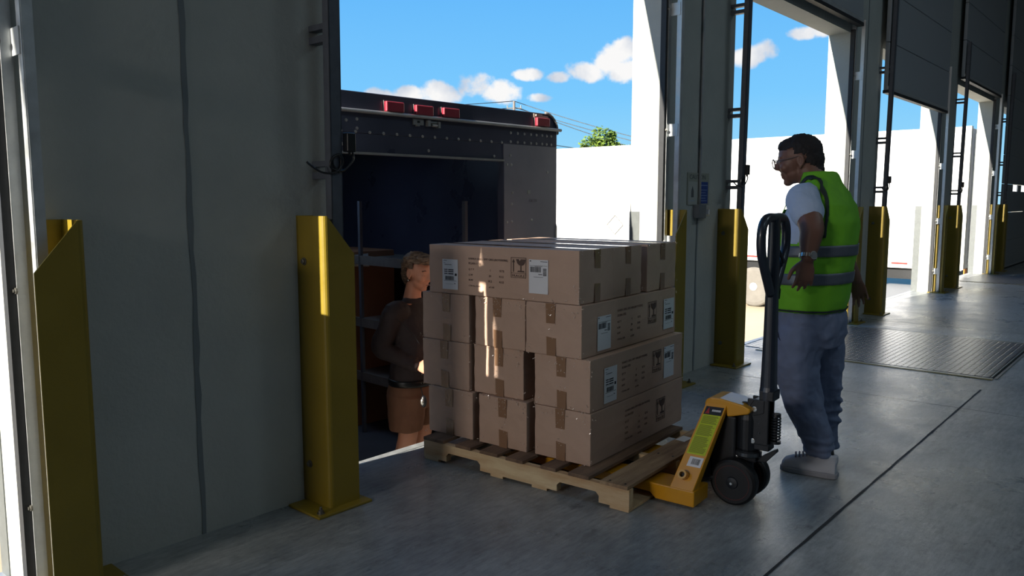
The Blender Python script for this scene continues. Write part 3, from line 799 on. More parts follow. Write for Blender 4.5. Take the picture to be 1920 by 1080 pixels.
tree(45.5, 31.6, tb([(-.7, 5.3, .75), (.1, 5.9, .75), (-.2, 5.2, .8), (.9, 5.3, .55), (.8, 6.0, .35), (.4, 5.2, .7), (1.5, 4.9, .5), (-1.1, 4.9, .5), (0, 4.5, 1.1)]), 'sunny yellow-green tree top showing above the white trailer roof', 330)
tree(48, 31.0, tb([(-.3, 5.0, .5), (.3, 5.1, .45), (.6, 4.7, .5)]), 'small darker tree top just right of the sunny yellow-green one', 200)

# ------------------------------------------------------------------ pallet
PR = math.atan2(.07, .998)          # pallet yaw
PO = Vector((2.911, 1.84, 0))       # near corner; local x = across the stringers, local y = along them
M_wood = mat('pale_pallet_wood', S(226, 206, 166), .75, col2=S(190, 150, 108), vscale=2.2, stretch=(6, 1, 6), bump=.15, bscale=30)
M_woodD = mat('dark_deck_board', S(138, 112, 90), .8, col2=S(96, 76, 62), vscale=2.5, stretch=(1, 7, 6), bump=.2, bscale=30)  # darker brown than the outer board
M_woodO = mat('light_deck_board', S(178, 150, 116), .75, col2=S(128, 100, 74), vscale=2.5, stretch=(1, 7, 6), bump=.15, bscale=30)
pal = thing('pallet', 'pale wooden pallet with notched stringers carrying the stacked cartons', 'pallet', PO, PR)
def stringer(x):
    U0 = 1.264; pts = [(0, .014), (.158, .014), (.158, .045), (.175, .062), (.375, .062), (.392, .045), (.392, .014), (.868, .014), (.868, .045), (.885, .062), (1.085, .062), (1.102, .045), (1.102, .014), (U0, .014), (U0, .106), (0, .106)]
    b = bmesh.new(); prism(b, [(x, y, z) for y, z in pts], (.038, 0, 0)); return b
for x in (0, .489, .978): fin('stringer', stringer(x), M_wood, pal)
for i, (a, c) in enumerate(((1.122, 1.264), (.930, 1.034), (.752, .868), (.590, .696), (.396, .485), (.213, .326), (.004, .150))):
    fin('deck_board', BX(-.006 + random.uniform(-.004, .004), 1.018, a, c, .107, .124), M_woodO if i == 6 else M_woodD, pal, bevel=.002)
for a, c in ((.002, .10), (.45, .54), (.72, .80), (1.16, 1.26)): fin('bottom_board', BX(0.001, 1.014, a, c, .001, .0135), M_wood, pal)
b = bmesh.new()
for u in (.03, .11):
    for x in (.02, .505, .51, .995): lathe(b, (x, u, .1242), (0, 0, 1), [(0, .006), (.0008, .005)], 8)
fin('nail_heads', b, M_black, pal)

# ------------------------------------------------------------------ cartons
M_slot = M_cardD
def carton(label, x0, x1, y0, y1, z0, z1, front='end', yaw=0, tape=True, seed=0):
    """box in pallet coordinates; its own origin at the middle of its base"""
    rnd = random.Random(seed)
    cx, cy = (x0 + x1) / 2, (y0 + y1) / 2; hx, hy, h = (x1 - x0) / 2, (y1 - y0) / 2, z1 - z0 - .002
    M0 = Matrix.Translation(PO) @ Matrix.Rotation(PR, 4, 'Z')
    t = thing('carton', label, 'carton', M0 @ Vector((cx, cy, z0)), PR + yaw, 'stacked brown cartons')
    b = bmesh.new(); n_ = 8
    # slightly bulged, dented walls
    def P(u, v, w):
        bx = .005 * sin(pi * (v + 1) / 2) * sin(pi * w); by = .005 * sin(pi * (u + 1) / 2) * sin(pi * w)
        j = rnd.uniform(-.0012, .0012)
        return Vector((u * hx + (bx + j) * (1 if u > .99 else -1 if u < -.99 else 0), v * hy + (by + j) * (1 if v > .99 else -1 if v < -.99 else 0), w * h + (-.004 * sin(pi * (u + 1) / 2) * sin(pi * (v + 1) / 2) * (1 if w > .99 else 0))))
    bmesh.ops.create_grid
    g = {}
    def V(i, j, k):
        if (i, j, k) not in g: g[(i, j, k)] = b.verts.new(P(i / n_ * 2 - 1, j / n_ * 2 - 1, k / n_))
        return g[(i, j, k)]
    for a in range(n_):
        for c in range(n_):
            for k in (0, n_):
                b.faces.new((V(a, c, k), V(a + 1, c, k), V(a + 1, c + 1, k), V(a, c + 1, k)))
                b.faces.new((V(a, k, c), V(a + 1, k, c), V(a + 1, k, c + 1), V(a, k, c + 1)))
                b.faces.new((V(k, a, c), V(k, a + 1, c), V(k, a + 1, c + 1), V(k, a, c + 1)))
    fin('carton_body', b, M_card, t, bevel=.0035)
    return t, hx, hy, h, rnd
def strip(t, name, m, pts, n, th=.0012):
    """thin patch following pts (quad), pushed out along n"""
    b = bmesh.new(); prism(b, [Vector(p) + Vector(n) * .0055 for p in pts], Vector(n) * th); return fin(name, b, m, t)
def crumple(t, name, pts, n, rnd, num=5, size=.03):
    """crinkled ends of clear tape along an edge"""
    b = bmesh.new(); n = Vector(n)
    for p in pts:
        for _ in range(num):
            c = Vector(p) + Vector((rnd.uniform(-1, 1), rnd.uniform(-1, 1), rnd.uniform(-1, 1))) * size; c = c - n * (c - Vector(p)).dot(n) + n * .006
            d = Vector((rnd.gauss(0, 1), rnd.gauss(0, 1), rnd.gauss(0, 1))); d = (d - n * d.dot(n)).normalized() * rnd.uniform(.006, .02)
            s = n.cross(d).normalized() * .0016
            b.faces.new([b.verts.new(q) for q in (c - s, c + d * .5 - s + n * .003, c + d * .5 + s + n * .003, c + s)])
    return fin(name, b, M_tapeclear, t)
def end_tape(t, hx, hy, h, rnd):
    """tape over the small end facing -x: stripe down the middle plus crinkled clear tape on the top edge"""
    o = rnd.uniform(-.012, .012); w = .026
    strip(t, 'tape_strip', M_tape, [(-hx, o - w, h * .62), (-hx, o + w, h * .62), (-hx, o + w + .003, h), (-hx, o - w, h)], (-1, 0, 0))
    strip(t, 'tape_strip', M_tape, [(-hx, o - w - .004, 0), (-hx, o + w - .004, 0), (-hx, o + w - .002, h * .36), (-hx, o - w - .006, h * .34)], (-1, 0, 0))
    crumple(t, 'tape_wrinkles', [(-hx, hy * k, h - .008) for k in (-.9, -.55, -.1, .1, .5, .9)] + [(-hx, o + .02, h * .8), (-hx, o - .02, h * .7), (-hx, -hy + .012, h * .75), (-hx, o, h * .4), (-hx, hy - .01, .02), (-hx, -hy + .01, .02)], (-1, 0, 0), rnd)
def fragile(t, c, r, n, s=.1, hgt=.112):
    """arrow + broken glass + word in a frame; c = lower left corner, r = right direction, n = outward normal"""
    c, r, n = Vector(c) + Vector(n) * .0065, Vector(r), Vector(n); u = Vector((0, 0, 1)); b = bmesh.new(); e = n * .0005
    def q(pts): prism(b, [c + r * (x * s) + u * (y * hgt) for x, y in pts], e)
    k = .025
    for p in (((0, 0), (1, 0), (1, k), (0, k)), ((0, 1 - k), (1, 1 - k), (1, 1), (0, 1)), ((0, k), (k, k), (k, 1 - k), (0, 1 - k)), ((1 - k, k), (1, k), (1, 1 - k), (1 - k, 1 - k)), ((0, .22), (1, .22), (1, .24), (0, .24))): q(p)
    q(((.14, .29), (.20, .29), (.20, .78), (.14, .78))); q(((.08, .76), (.26, .76), (.17, .93)))
    q(((.34, .92), (.50, .92), (.58, .80), (.66, .92), (.95, .92), (.90, .72), (.78, .62), (.56, .62), (.42, .72)))
    q(((.63, .36), (.70, .36), (.70, .62), (.63, .62))); q(((.42, .29), (.92, .29), (.86, .36), (.48, .36)))
    o = fin('fragile_mark', b, M_cardD, t)
    rot = (pi / 2, 0, math.atan2(r.y, r.x))
    p = c + r * (s * .06) + u * (hgt * .05) + n * .0001
    text_mesh('fragile_word', 'FRAGILE', hgt * .17, M_cardD, t, p, rot, xs=1.25)
    return o
def print_block(t, c, r, n, sc=1.0, m=None):
    m = m or M_cardD; c = Vector(c) + Vector(n) * .0065; r = Vector(r); rot = (pi / 2, 0, math.atan2(r.y, r.x)); k = sc
    rows = [(0, 0, 'KANKA GRILL-SPIT GRILL(ROTISSERIE)', .0145, 1.06), (0, -.025, 'KGAN-1722', .0165, 1.0), (0, -.056, 'Q T Y', .0145, 1), (0, -.085, 'G.W', .0145, 1), (0, -.112, 'N.W', .0145, 1), (0, -.142, 'CTN No.:1HM', .0125, 1),
            (.142, -.056, '1', .0155, 1), (.205, -.056, 'SETS', .0155, 1), (.136, -.085, '20', .0155, 1), (.205, -.085, 'KGS', .0155, 1), (.13, -.113, '19.2', .0155, 1), (.205, -.113, 'KGS', .0155, 1), (.135, -.142, 'of 1181', .0125, 1)]
    for x, z, s, sz, xs in rows:
        text_mesh('printed_text', s, sz * k, m, t, c + r * (x * k) + Vector((0, 0, z * k)), rot, xs=xs)
def ship_label(t, c, r, n, w, h, kind):
    """white label; c = upper left corner"""
    c, r, n = Vector(c) + Vector(n) * .0055, Vector(r), Vector(n); u = Vector((0, 0, 1)); b = bmesh.new()
    prism(b, [c, c + r * w, c + r * w - u * h, c - u * h], n * .0006); o = fin('shipping_label', b, M_paper, t)
    b = bmesh.new(); rnd = random.Random(3)
    def q(x0, x1, y0, y1): prism(b, [c + r * (x0 * w) - u * (y0 * h) + n * .0007, c + r * (x1 * w) - u * (y0 * h) + n * .0007, c + r * (x1 * w) - u * (y1 * h) + n * .0007, c + r * (x0 * w) - u * (y1 * h) + n * .0007], n * .0002)
    if kind == 0:
        q(.08, .30, .035, .05); q(.08, .2, .12, .13); q(.14, .6, .17, .185)
        for y in (.33, .39, .46): q(.12, .34, y, y + .03); q(.38, .72, y, y + .035)
        q(.8, .93, .46, .54); q(.1, .78, .52, .525); q(.1, .92, .705, .715); q(.2, .7, .82, .825); q(.75, .85, .79, .81)
        x = .18
        while x < .76:
            k = rnd.choice((.008, .014, .022)); q(x, x + k, .56, .69); x += k + rnd.choice((.008, .014))
    else:
        q(.04, .12, .03, .06); q(.6, .96, .045, .06); q(.04, .96, .17, .178); q(.3, .7, .19, .2); q(.5, .7, .42, .44); q(.25, .75, .505, .515)
        x = .06
        while x < .64:
            k = rnd.choice((.008, .014, .03)); q(x, x + k, .21, .37); x += k + rnd.choice((.008, .016))
        y = .25
        while y < .47:
            k = rnd.choice((.006, .012)); q(.74, .92, y, y + k); y += k + .006
    fin('label_print', b, M_ink, o)
FRr = (0, -1, 0); FRn = (-1, 0, 0)      # the ends facing the camera's left: right = -y
RRr = (1, 0, 0); RRn = (0, -1, 0)       # the long sides facing right: right = +x
LZ = [.1245, .385, .645, .905, 1.168]
rows = {0: [(.279, .606), (.650, .962), (1.005, 1.322)], 1: [(.285, .610), (.690, 1.016), (1.036, 1.372)], 2: [(.332, .660), (.672, .998), (1.038, 1.374)]}
xoff = {0: [.120, .108, .106], 1: [.122, .135, .115], 2: [.115, .125, .120]}
nm = [['bottom carton at the near corner of the pallet, right above the deck boards', 'bottom carton in the middle of the row facing the dark truck side', 'bottom carton at the end nearest the woman'],
      ['second-row carton at the near corner, labels and glass sign on its long side', 'second-row carton in the middle, a small sunlit blotch on its edge', 'second-row carton nearest the woman, level with her hand'],
      ['third-row carton at the near corner, under the big lettered top carton', 'third-row carton in the middle with a narrow sunlit stripe', 'third-row carton nearest the woman, below her chin']]
for L_ in range(3):
    for k in range(3):
        y0, y1 = rows[L_][k]; x0 = xoff[L_][k]
        t, hx, hy, h, rnd = carton(nm[L_][k], x0, x0 + 1.02, y0, y1, LZ[L_], LZ[L_ + 1], seed=L_ * 10 + k)
        end_tape(t, hx, hy, h, rnd)
        if k == 0:
            cx = x0 + .51; faint = mat('faint_carton_print', S(120, 98, 88), .8)
            if L_ == 2:
                ship_label(t, (.255 - cx, -hy, .19), RRr, RRn, .130, .172, 1); ship_label(t, (.975 - cx, -hy, .205), RRr, RRn, .130, .172, 0)
                fragile(t, (.785 - cx, -hy, .090), RRr, RRn, .100, .118); print_block(t, (.45 - cx, -hy, .195), RRr, RRn, 1.05, faint)
            if L_ == 1:
                ship_label(t, (.245 - cx, -hy, .20), RRr, RRn, .125, .178, 0); ship_label(t, (.895 - cx, -hy, .21), RRr, RRn, .125, .178, 1)
                fragile(t, (.755 - cx, -hy, .088), RRr, RRn, .105, .118); print_block(t, (.42 - cx, -hy, .195), RRr, RRn, 1.05, faint)
            if L_ == 0:
                fragile(t, (.80 - cx, -hy, .068), RRr, RRn, .108, .125); print_block(t, (.45 - cx, -hy, .20), RRr, RRn, 1.05, faint)
            crumple(t, 'tape_wrinkles', [(hx - .02, -hy, h - .01), (hx - .01, -hy, .03), (-hx + .02, -hy, h - .02)], (0, -1, 0), rnd, 6, .02)
# the top row lies the other way round
tl_ = ['top carton in front with KGAN-1722 lettering, two white labels and a glass sign', 'top carton in the middle, behind the lettered one, its end facing right', 'top carton at the back, its crinkled clear taped end beside the yellow guard']
for k, (x0, x1) in enumerate(((.118, .440), (.446, .755), (.812, 1.165))):
    y0 = .350 if k != 1 else .356; y1 = 1.318
    t, hx, hy, h, rnd = carton(tl_[k], x0, x1, y0, y1, LZ[3], LZ[4], seed=50 + k)
    cy = (y0 + y1) / 2
    o = .0; w = .026
    strip(t, 'tape_strip', M_tape, [(o - w, -hy, 0), (o + w, -hy, 0), (o + w, -hy, h * .35), (o - w, -hy, h * .36)], (0, -1, 0))
    strip(t, 'tape_strip', M_tape, [(o - w, -hy, h * .66), (o + w, -hy, h * .64), (o + w, -hy, h), (o - w, -hy, h)], (0, -1, 0))
    strip(t, 'tape_strip', M_tape, [(o - w, -hy, h - .006), (o + w, -hy, h - .006), (o + w, hy, h - .006), (o - w, hy, h - .006)], (0, 0, 1), .0008)
    crumple(t, 'tape_wrinkles', [(hx * a, -hy, h - .01) for a in ((-.9, .1, .9) if k < 2 else (-.9, -.6, -.3, 0, .3, .6, .9))] + [(hx * .95, -hy, .03), (-hx * .9, -hy, .02)], (0, -1, 0), rnd, 6, .02)
    if k == 0:
        z0 = LZ[3]
        ship_label(t, (-hx, 1.217 - cy, 1.09 - z0), FRr, FRn, .110, .162, 0)
        ship_label(t, (-hx, .640 - cy, 1.113 - z0), FRr, FRn, .115, .168, 1)
        print_block(t, (-hx, 1.032 - cy, 1.095 - z0), FRr, FRn, 1.0)
        fragile(t, (-hx, .752 - cy, 1.016 - z0), FRr, FRn, .094, .103)
        crumple(t, 'tape_wrinkles', [(-hx, hy - .01, .03), (-hx, -hy + .01, .03), (-hx, -hy + .006, .08)], (-1, 0, 0), rnd, 6, .02)
# a slip of paper lying on the outer deck board
M0 = Matrix.Translation(PO) @ Matrix.Rotation(PR, 4, 'Z')
b = bmesh.new(); prism(b, [M0 @ Vector(p) for p in ((.76, .085, .1248), (.85, .080, .1248), (.86, .135, .1248), (.77, .142, .1248))], (0, 0, .0006))
o = fin('paper_slip', b, M_paper); tag(o, 'small white paper slip on the pallet deck between carton and yellow jack', 'paper')

# ------------------------------------------------------------------ pallet jack
M_jack = mat('jack_yellow_enamel', S(222, 156, 24), .32, coat=.3, var=.06, vscale=8)
M_jblk = mat('jack_black_paint', S(22, 25, 30), .42)
M_navy = mat('jack_handle_paint', S(30, 38, 52), .35, coat=.3)
M_chrome = mat('bright_metal', S(214, 214, 210), .22, .9)
M_poly = mat('black_wheel_tyre', S(14, 15, 18), .5)
def pallet_jack():
    t = thing('pallet_jack', 'yellow and black hand pallet jack pushed under the pallet, its handle upright', 'pallet jack', M0 @ Vector((.47, 0, 0)), PR)
    for sg in (-1, 1):
        x0, x1 = sorted((sg * .11, sg * .27))
        b = bmesh.new()
        prism(b, [(x0, -.222, .014), (x0, -.222, .088), (x0, .90, .088), (x0, .96, .060), (x0, .96, .045), (x0, 0, .040), (x0, -.03, .014)], (x1 - x0, 0, 0))
        fin('fork', b, M_jack, t, bevel=.005)
    # the two inclined plates of the head
    P = {}
    for sg in (-1, 1):
        a, b_, c, d = (Vector((sg * .268, -.100, .086)), Vector((sg * .268, -.214, .086)), Vector((sg * .078, -.290, .466)), Vector((sg * .078, -.188, .462)))
        n = (b_ - a).cross(d - a).normalized(); n = n if n.x * sg > 0 else -n
        b = bmesh.new(); prism(b, [a, b_, c, d], -n * .014); prism(b, [b_ - n * .014, b_ - n * .05, c - n * .03, c - n * .014], (0, .006, 0))
        fin('head_plate', b, M_jack, t, bevel=.004)
        if sg < 0: P = dict(a=a, b=b_, c=c, d=d, n=n)
    b = bmesh.new(); prism(b, [(-.08, -.178, .448), (-.08, -.186, .474), (-.08, -.205, .486), (-.08, -.25, .489), (-.08, -.36, .474), (-.08, -.395, .460), (-.08, -.40, .448), (-.08, -.388, .434), (-.08, -.31, .412), (-.08, -.29, .408), (-.08, -.285, .448)], (.16, 0, 0))
    fin('head_cap', b, M_jack, t, bevel=.008)
    fin('cross_panel', BX(-.14, .14, -.20, -.185, .10, .28), M_jblk, t)
    # sticker sheet on the inclined plate seen from the stack side
    a, b_, c, d, n = P['a'], P['b'], P['c'], P['d'], P['n']
    def Q(s, h): return (a.lerp(b_, s)).lerp(d.lerp(c, s), h) + n * .0012
    def patch(name, s0, s1, h0, h1, m, off=0., par=t):
        b = bmesh.new(); o = n * off; prism(b, [Q(s0, h0) + o, Q(s1, h0) + o, Q(s1, h1) + o, Q(s0, h1) + o], n * .0006); return fin(name, b, m, par)
    st = patch('warning_sticker', .10, .93, .40, .86, mat('sticker_lime', S(190, 206, 20), .5))
    patch('sticker_header', .10, .93, .86, .955, M_black, 0, st)
    b = bmesh.new(); prism(b, [Q(.16, .872) + n * .001, Q(.36, .872) + n * .001, Q(.26, .945) + n * .001], n * .0004); fin('warning_triangle', b, mat('sticker_red', S(160, 30, 34), .5), st)
    b = bmesh.new(); rnd = random.Random(5)
    h = .42
    while h < .845:
        if not (.60 < h < .615 or .74 < h < .755): 
            e = rnd.uniform(.72, .88); prism(b, [Q(.15, h) + n * .0007, Q(e, h) + n * .0007, Q(e, h + .005) + n * .0007, Q(.15, h + .005) + n * .0007], n * .0002)
        h += .0105
    fin('sticker_text', b, mat('sticker_print', S(96, 106, 24), .6), st)
    b = bmesh.new()
    for k in range(7): prism(b, [Q(.44 + k * .06, .90) + n * .0007, Q(.485 + k * .06, .90) + n * .0007, Q(.485 + k * .06, .922) + n * .0007, Q(.44 + k * .06, .922) + n * .0007], n * .0002)
    fin('header_lettering', b, M_paper, st)
    bl = patch('barcode_label', .32, .93, .265, .375, M_paper); b = bmesh.new(); s_ = .47
    while s_ < .82:
        k = rnd.choice((.008, .015, .025)); prism(b, [Q(s_, .29) + n * .0007, Q(s_ + k, .29) + n * .0007, Q(s_ + k, .355) + n * .0007, Q(s_, .355) + n * .0007], n * .0002); s_ += k + .012
    fin('barcode', b, M_ink, bl)
    q = Q(.42, .155); b = bmesh.new(); ring(b, q - n * .004, n, .0125, .021, .038, 24); fin('pivot_bush', b, mat('pivot_tan', S(206, 160, 90), .4, .3), t, smooth=False)
    b = bmesh.new(); cyl(b, q - n * .004, q + n * .012, .0125, 16); fin('pivot_bore', b, M_black, t)
    # pump, base, wheels
    b = bmesh.new(); lathe(b, (0, -.365, .25), (0, 0, 1), [(0, .050), (.01, .055), (.15, .055), (.175, .050), (.18, .03), (.20, .028)], 28); fin('pump_cylinder', b, M_jblk, t, smooth=False)
    b = bmesh.new(); lathe(b, (0, -.365, .222), (0, 0, 1), [(0, .058), (.006, .064), (.022, .064), (.028, .052)], 28); fin('turntable_ring', b, mat('greased_steel', S(96, 100, 104), .28, .8), t)
    b = BX(-.035, .035, -.415, -.30, .20, .235); box(b, -.032, .032, -.36, -.30, .10, .215); cyl(b, (0, -.365, .235), (0, -.365, .13), .03, 16); fin('wheel_yoke', b, M_jblk, t, bevel=.004)
    b = bmesh.new(); cyl(b, (-.115, -.335, .110), (.115, -.335, .110), .012, 12); fin('axle', b, M_jblk, t)
    for x in (-.108, .045):
        b = bmesh.new(); lathe(b, (x, -.335, .110), (1, 0, 0), [(0, .050), (0, .096), (.006, .106), (.016, .109), (.047, .109), (.057, .106), (.063, .096), (.063, .050)], 44)
        w = fin('steer_wheel', b, M_poly, t, smooth=False)
        b = bmesh.new(); lathe(b, (x + .004, -.335, .110), (-1, 0, 0), [(-.055, .06), (0, .06), (.004, .045), (.002, .03), (.010, .026), (.012, .012)], 28); fin('wheel_hub', b, M_jblk, w)
        b = bmesh.new(); ring(b, (x - .0015, -.335, .110), (1, 0, 0), .079, .0815, .003, 40); fin('hub_ring', b, mat('dull_red_ring', S(88, 34, 34), .5), w)
        b = bmesh.new(); lathe(b, (x - .008, -.335, .110), (-1, 0, 0), [(0, .008), (.008, .006)], 12); fin('axle_tip', b, M_chrome, w)
    # push rods to the forks
    for sg in (-1, 1):
        b = bmesh.new(); tube(b, [(sg * .08, -.28, .13), (sg * .15, -.12, .075), (sg * .15, .2, .06)], .012, 8); fin('push_rod', b, M_jblk, t)
    # valve block and handle bracket
    b = BX(-.038, .038, -.475, -.405, .265, .300); box(b, -.040, -.028, -.47, -.37, .29, .50); box(b, .028, .040, -.47, -.37, .29, .50); box(b, -.030, .030, -.44, -.412, .30, .385); box(b, -.045, .045, -.49, -.425, .50, .545)
    prism(b, [(-.042, -.40, .50), (-.042, -.375, .455), (-.042, -.40, .42), (-.042, -.45, .44), (-.042, -.45, .50)], (.084, 0, 0))
    fin('handle_bracket', b, M_jblk, t, bevel=.004)
    b = bmesh.new(); prism(b, [(-.015, -.44, .235), (-.015, -.50, .275), (-.015, -.505, .262), (-.015, -.455, .205), (-.015, -.41, .20)], (.03, 0, 0)); fin('foot_pedal', b, M_jblk, t, bevel=.003)
    for (y, z) in ((-.405, .455), (-.400, .305), (-.325, .212)):
        b = bmesh.new(); lathe(b, (-.040, y, z), (-1, 0, 0), [(0, .0125), (.004, .0125), (.005, .010)], 18); fin('chrome_bolt', b, M_chrome, t)
    b = bmesh.new(); cyl(b, (-.04, -.425, .395), (.04, -.425, .395), .006, 8); cyl(b, (-.04, -.43, .345), (.04, -.43, .345), .006, 8); fin('cross_pin', b, M_chrome, t)
    b = bmesh.new(); pts = [(.0 + .019 * cos(a), -.492 + .019 * sin(a), .315 + .105 * a / (2 * pi * 8)) for a in [2 * pi * 8 * k / 128 for k in range(129)]]; tube(b, pts, .0042, 6); fin('return_spring', b, M_jblk, t, smooth=True)
    b = bmesh.new(); cyl(b, (0, -.492, .30), (0, -.492, .435), .008, 10); cyl(b, (0, -.492, .425), (0, -.492, .438), .021, 14); cyl(b, (0, -.492, .30), (0, -.492, .312), .024, 14); fin('spring_rod', b, M_jblk, t)
    b = bmesh.new(); tube(b, smooth_path([(-.02, -.38, .44), (-.03, -.37, .475), (-.03, -.34, .47), (-.02, -.33, .43)], 5), .005, 8); fin('release_wire', b, M_jblk, t, smooth=True)
    # handle
    b = bmesh.new(); loft(b, [((0, -.452, z), (a, 0, 0), (0, c, 0)) for z, a, c in ((.50, .045, .034), (.54, .046, .036), (.56, .040, .034), (.62, .038, .032), (.80, .035, .028), (1.0, .033, .026), (1.10, .034, .024), (1.325, .034, .022))], 24, 3.0); fin('handle_stem', b, M_navy, t, smooth=False, bevel=.0)
    b = bmesh.new(); H = [(0, 1.326), (.075, 1.327), (.125, 1.316), (.156, 1.283), (.165, 1.235), (.155, 1.175), (.118, 1.115), (.070, 1.05), (.022, .985)]
    pts = smooth_path([(x, -.452, z) for x, z in H], 4); L1 = [p for p in pts] ; L2 = [Vector((-p.x, p.y, p.z)) for p in pts[1:]]
    tube(b, L2[::-1] + L1, .0205, 14)
    prism(b, [(-.055, -.462, 1.06), (.055, -.462, 1.06), (.028, -.462, .95), (-.028, -.462, .95)], (0, .02, 0))
    fin('grip_loop', b, M_navy, t, smooth=True)
    b = bmesh.new(); tube(b, smooth_path([(.02, -.46, 1.19), (.05, -.47, 1.155), (.078, -.472, 1.125), (.092, -.47, 1.135)], 4), .008, 8); tube(b, [(.03, -.458, 1.05), (.045, -.47, 1.00), (.036, -.47, .96)], .006, 8); fin('control_lever', b, M_jblk, t, smooth=True)
    fin('pump_housing', BX(-.055, .055, -.325, -.21, .13, .405), M_jblk, t, bevel=.008)
    return t
pallet_jack()

# ------------------------------------------------------------------ people
def frame(O, f):
    f = Vector(f).normalized(); r = Vector((f.y, -f.x, 0)); O = Vector(O)
    return (lambda x, y, z: O + r * x + f * y + Vector((0, 0, z))), r, f
def head_parts(bm, c, F, Lf, U, s=1.0, male=True):
    """skull, face, jaw, nose, lips, brow, ears around centre c; F forward, Lf to the person's left, U up"""
    F, Lf, U = F.normalized(), Lf.normalized(), U.normalized()
    Rm = Matrix((F, Lf, U)).transposed()
    def P(f, l, u): return c + (F * f + Lf * l + U * u) * s
    def E_(f, l, u, a, b, d, tilt=0.):
        M_ = Rm @ Matrix.Rotation(tilt, 3, 'Y') if tilt else Rm
        ellipsoid(bm, P(f, l, u), (a * s, b * s, d * s), M_)
    E_(-.012, 0, .030, .098, .076, .088)                      # cranium
    E_(.030, 0, .000, .062, .064, .082)                       # face
    E_(.020, 0, -.050, .056, .056, .052, .15)                 # jaw
    E_(.054, 0, -.090, .022, .024, .020)                      # chin
    E_(.070, 0, .030, .018, .048, .012)                       # brow ridge
    for k in (-1, 1):
        E_(.060, k * .040, -.022, .026, .022, .024)           # cheek
        E_(.0745, k * .031, .006, .011, .016, .009)           # eyelid
        # ear: rim and lobe
        b0 = P(-.012, k * .074, .0)
        pts = [P(-.008 + .013 * cos(a), k * (.073 + .008 * (1 - cos(a)) / 2), .0 + .024 * sin(a)) for a in [2 * pi * i / 14 for i in range(14)]]
        tube(bm, pts, .0062 * s, 8, closed=True); E_(-.008, k * .073, .0, .012, .006, .020)
        E_(-.004, k * .077, -.030, .008, .006, .010)
    loft(bm, [(P(.080, 0, .022), Lf * .008 * s, F * .010 * s), (P(.092, 0, .002), Lf * .010 * s, F * .011 * s), (P(.100, 0, -.018), Lf * .013 * s, F * .012 * s), (P(.093, 0, -.028), Lf * .015 * s, F * .012 * s), (P(.082, 0, -.030), Lf * .012 * s, F * .008 * s)], 14)
    for k in (-1, 1): E_(.090, k * .012, -.024, .010, .007, .008)
    E_(.074, 0, -.052, .012, .022, .0065); E_(.071, 0, -.066, .012, .020, .0075)
    return P
def hand(bm, wrist, d, nrm, side, s=1.0, curl=.35):
    """relaxed hand; d: along the palm, nrm: out of the back of the hand, side: towards the thumb"""
    d = Vector(d).normalized(); nrm = (Vector(nrm) - d * Vector(nrm).dot(d)).normalized(); side_ = d.cross(nrm) * (1 if d.cross(nrm).dot(Vector(side)) > 0 else -1)
    W = Vector(wrist)
    loft(bm, [(W - d * .02 * s, side_ * .027 * s, nrm * .020 * s), (W + d * .015 * s, side_ * .030 * s, nrm * .017 * s), (W + d * .045 * s, side_ * .040 * s, nrm * .0155 * s), (W + d * .080 * s, side_ * .043 * s, nrm * .014 * s), (W + d * .095 * s, side_ * .038 * s, nrm * .011 * s)], 20)
    lens = (.066, .076, .070, .055)
    for k in range(4):
        o = .031 - .0205 * k; b0 = W + d * (.082 - .004 * abs(k - 1.2)) * s + side_ * o * s
        spread = side_ * (.10 * (1.2 - k))
        L0 = lens[k] * s; cu = curl * (1 + .18 * k)
        p1 = b0 + (d * cos(cu * .6) - nrm * sin(cu * .6) + spread).normalized() * L0 * .45
        p2 = p1 + (d * cos(cu * 1.5) - nrm * sin(cu * 1.5) + spread).normalized() * L0 * .32
        p3 = p2 + (d * cos(cu * 2.3) - nrm * sin(cu * 2.3) + spread).normalized() * L0 * .25
        limb(bm, [b0 - d * .012 * s, b0, p1, p2, p3], [.0095 * s, .0095 * s, .0088 * s, .0080 * s, .0068 * s], 12)
    t0 = W + d * .020 * s + side_ * .024 * s
    t1 = t0 + (side_ * .7 + d * .75 - nrm * .3).normalized() * .040 * s
    t2 = t1 + (side_ * .35 + d * .95 - nrm * .35).normalized() * .030 * s
    t3 = t2 + (side_ * .05 + d * 1.0 - nrm * .40).normalized() * .024 * s
    limb(bm, [t0 - side_ * .01, t0, t1, t2, t3], [.013 * s, .0135 * s, .011 * s, .0098 * s, .008 * s], 12)
def stack(W, rows, **k):
    """loft of horizontal ovals: (z, x, y, half-width, half-depth)"""
    return [(W(x, y, z), W(a, 0, 0) - W(0, 0, 0), W(0, b, 0) - W(0, 0, 0)) for z, x, y, a, b in rows]
def interp(rows, z):
    for p, q in zip(rows, rows[1:]):
        lo, hi = sorted((p[0], q[0]))
        if lo <= z <= hi:
            t = (z - p[0]) / (q[0] - p[0]); return tuple(a + (b - a) * t for a, b in zip(p, q))
    return rows[-1]

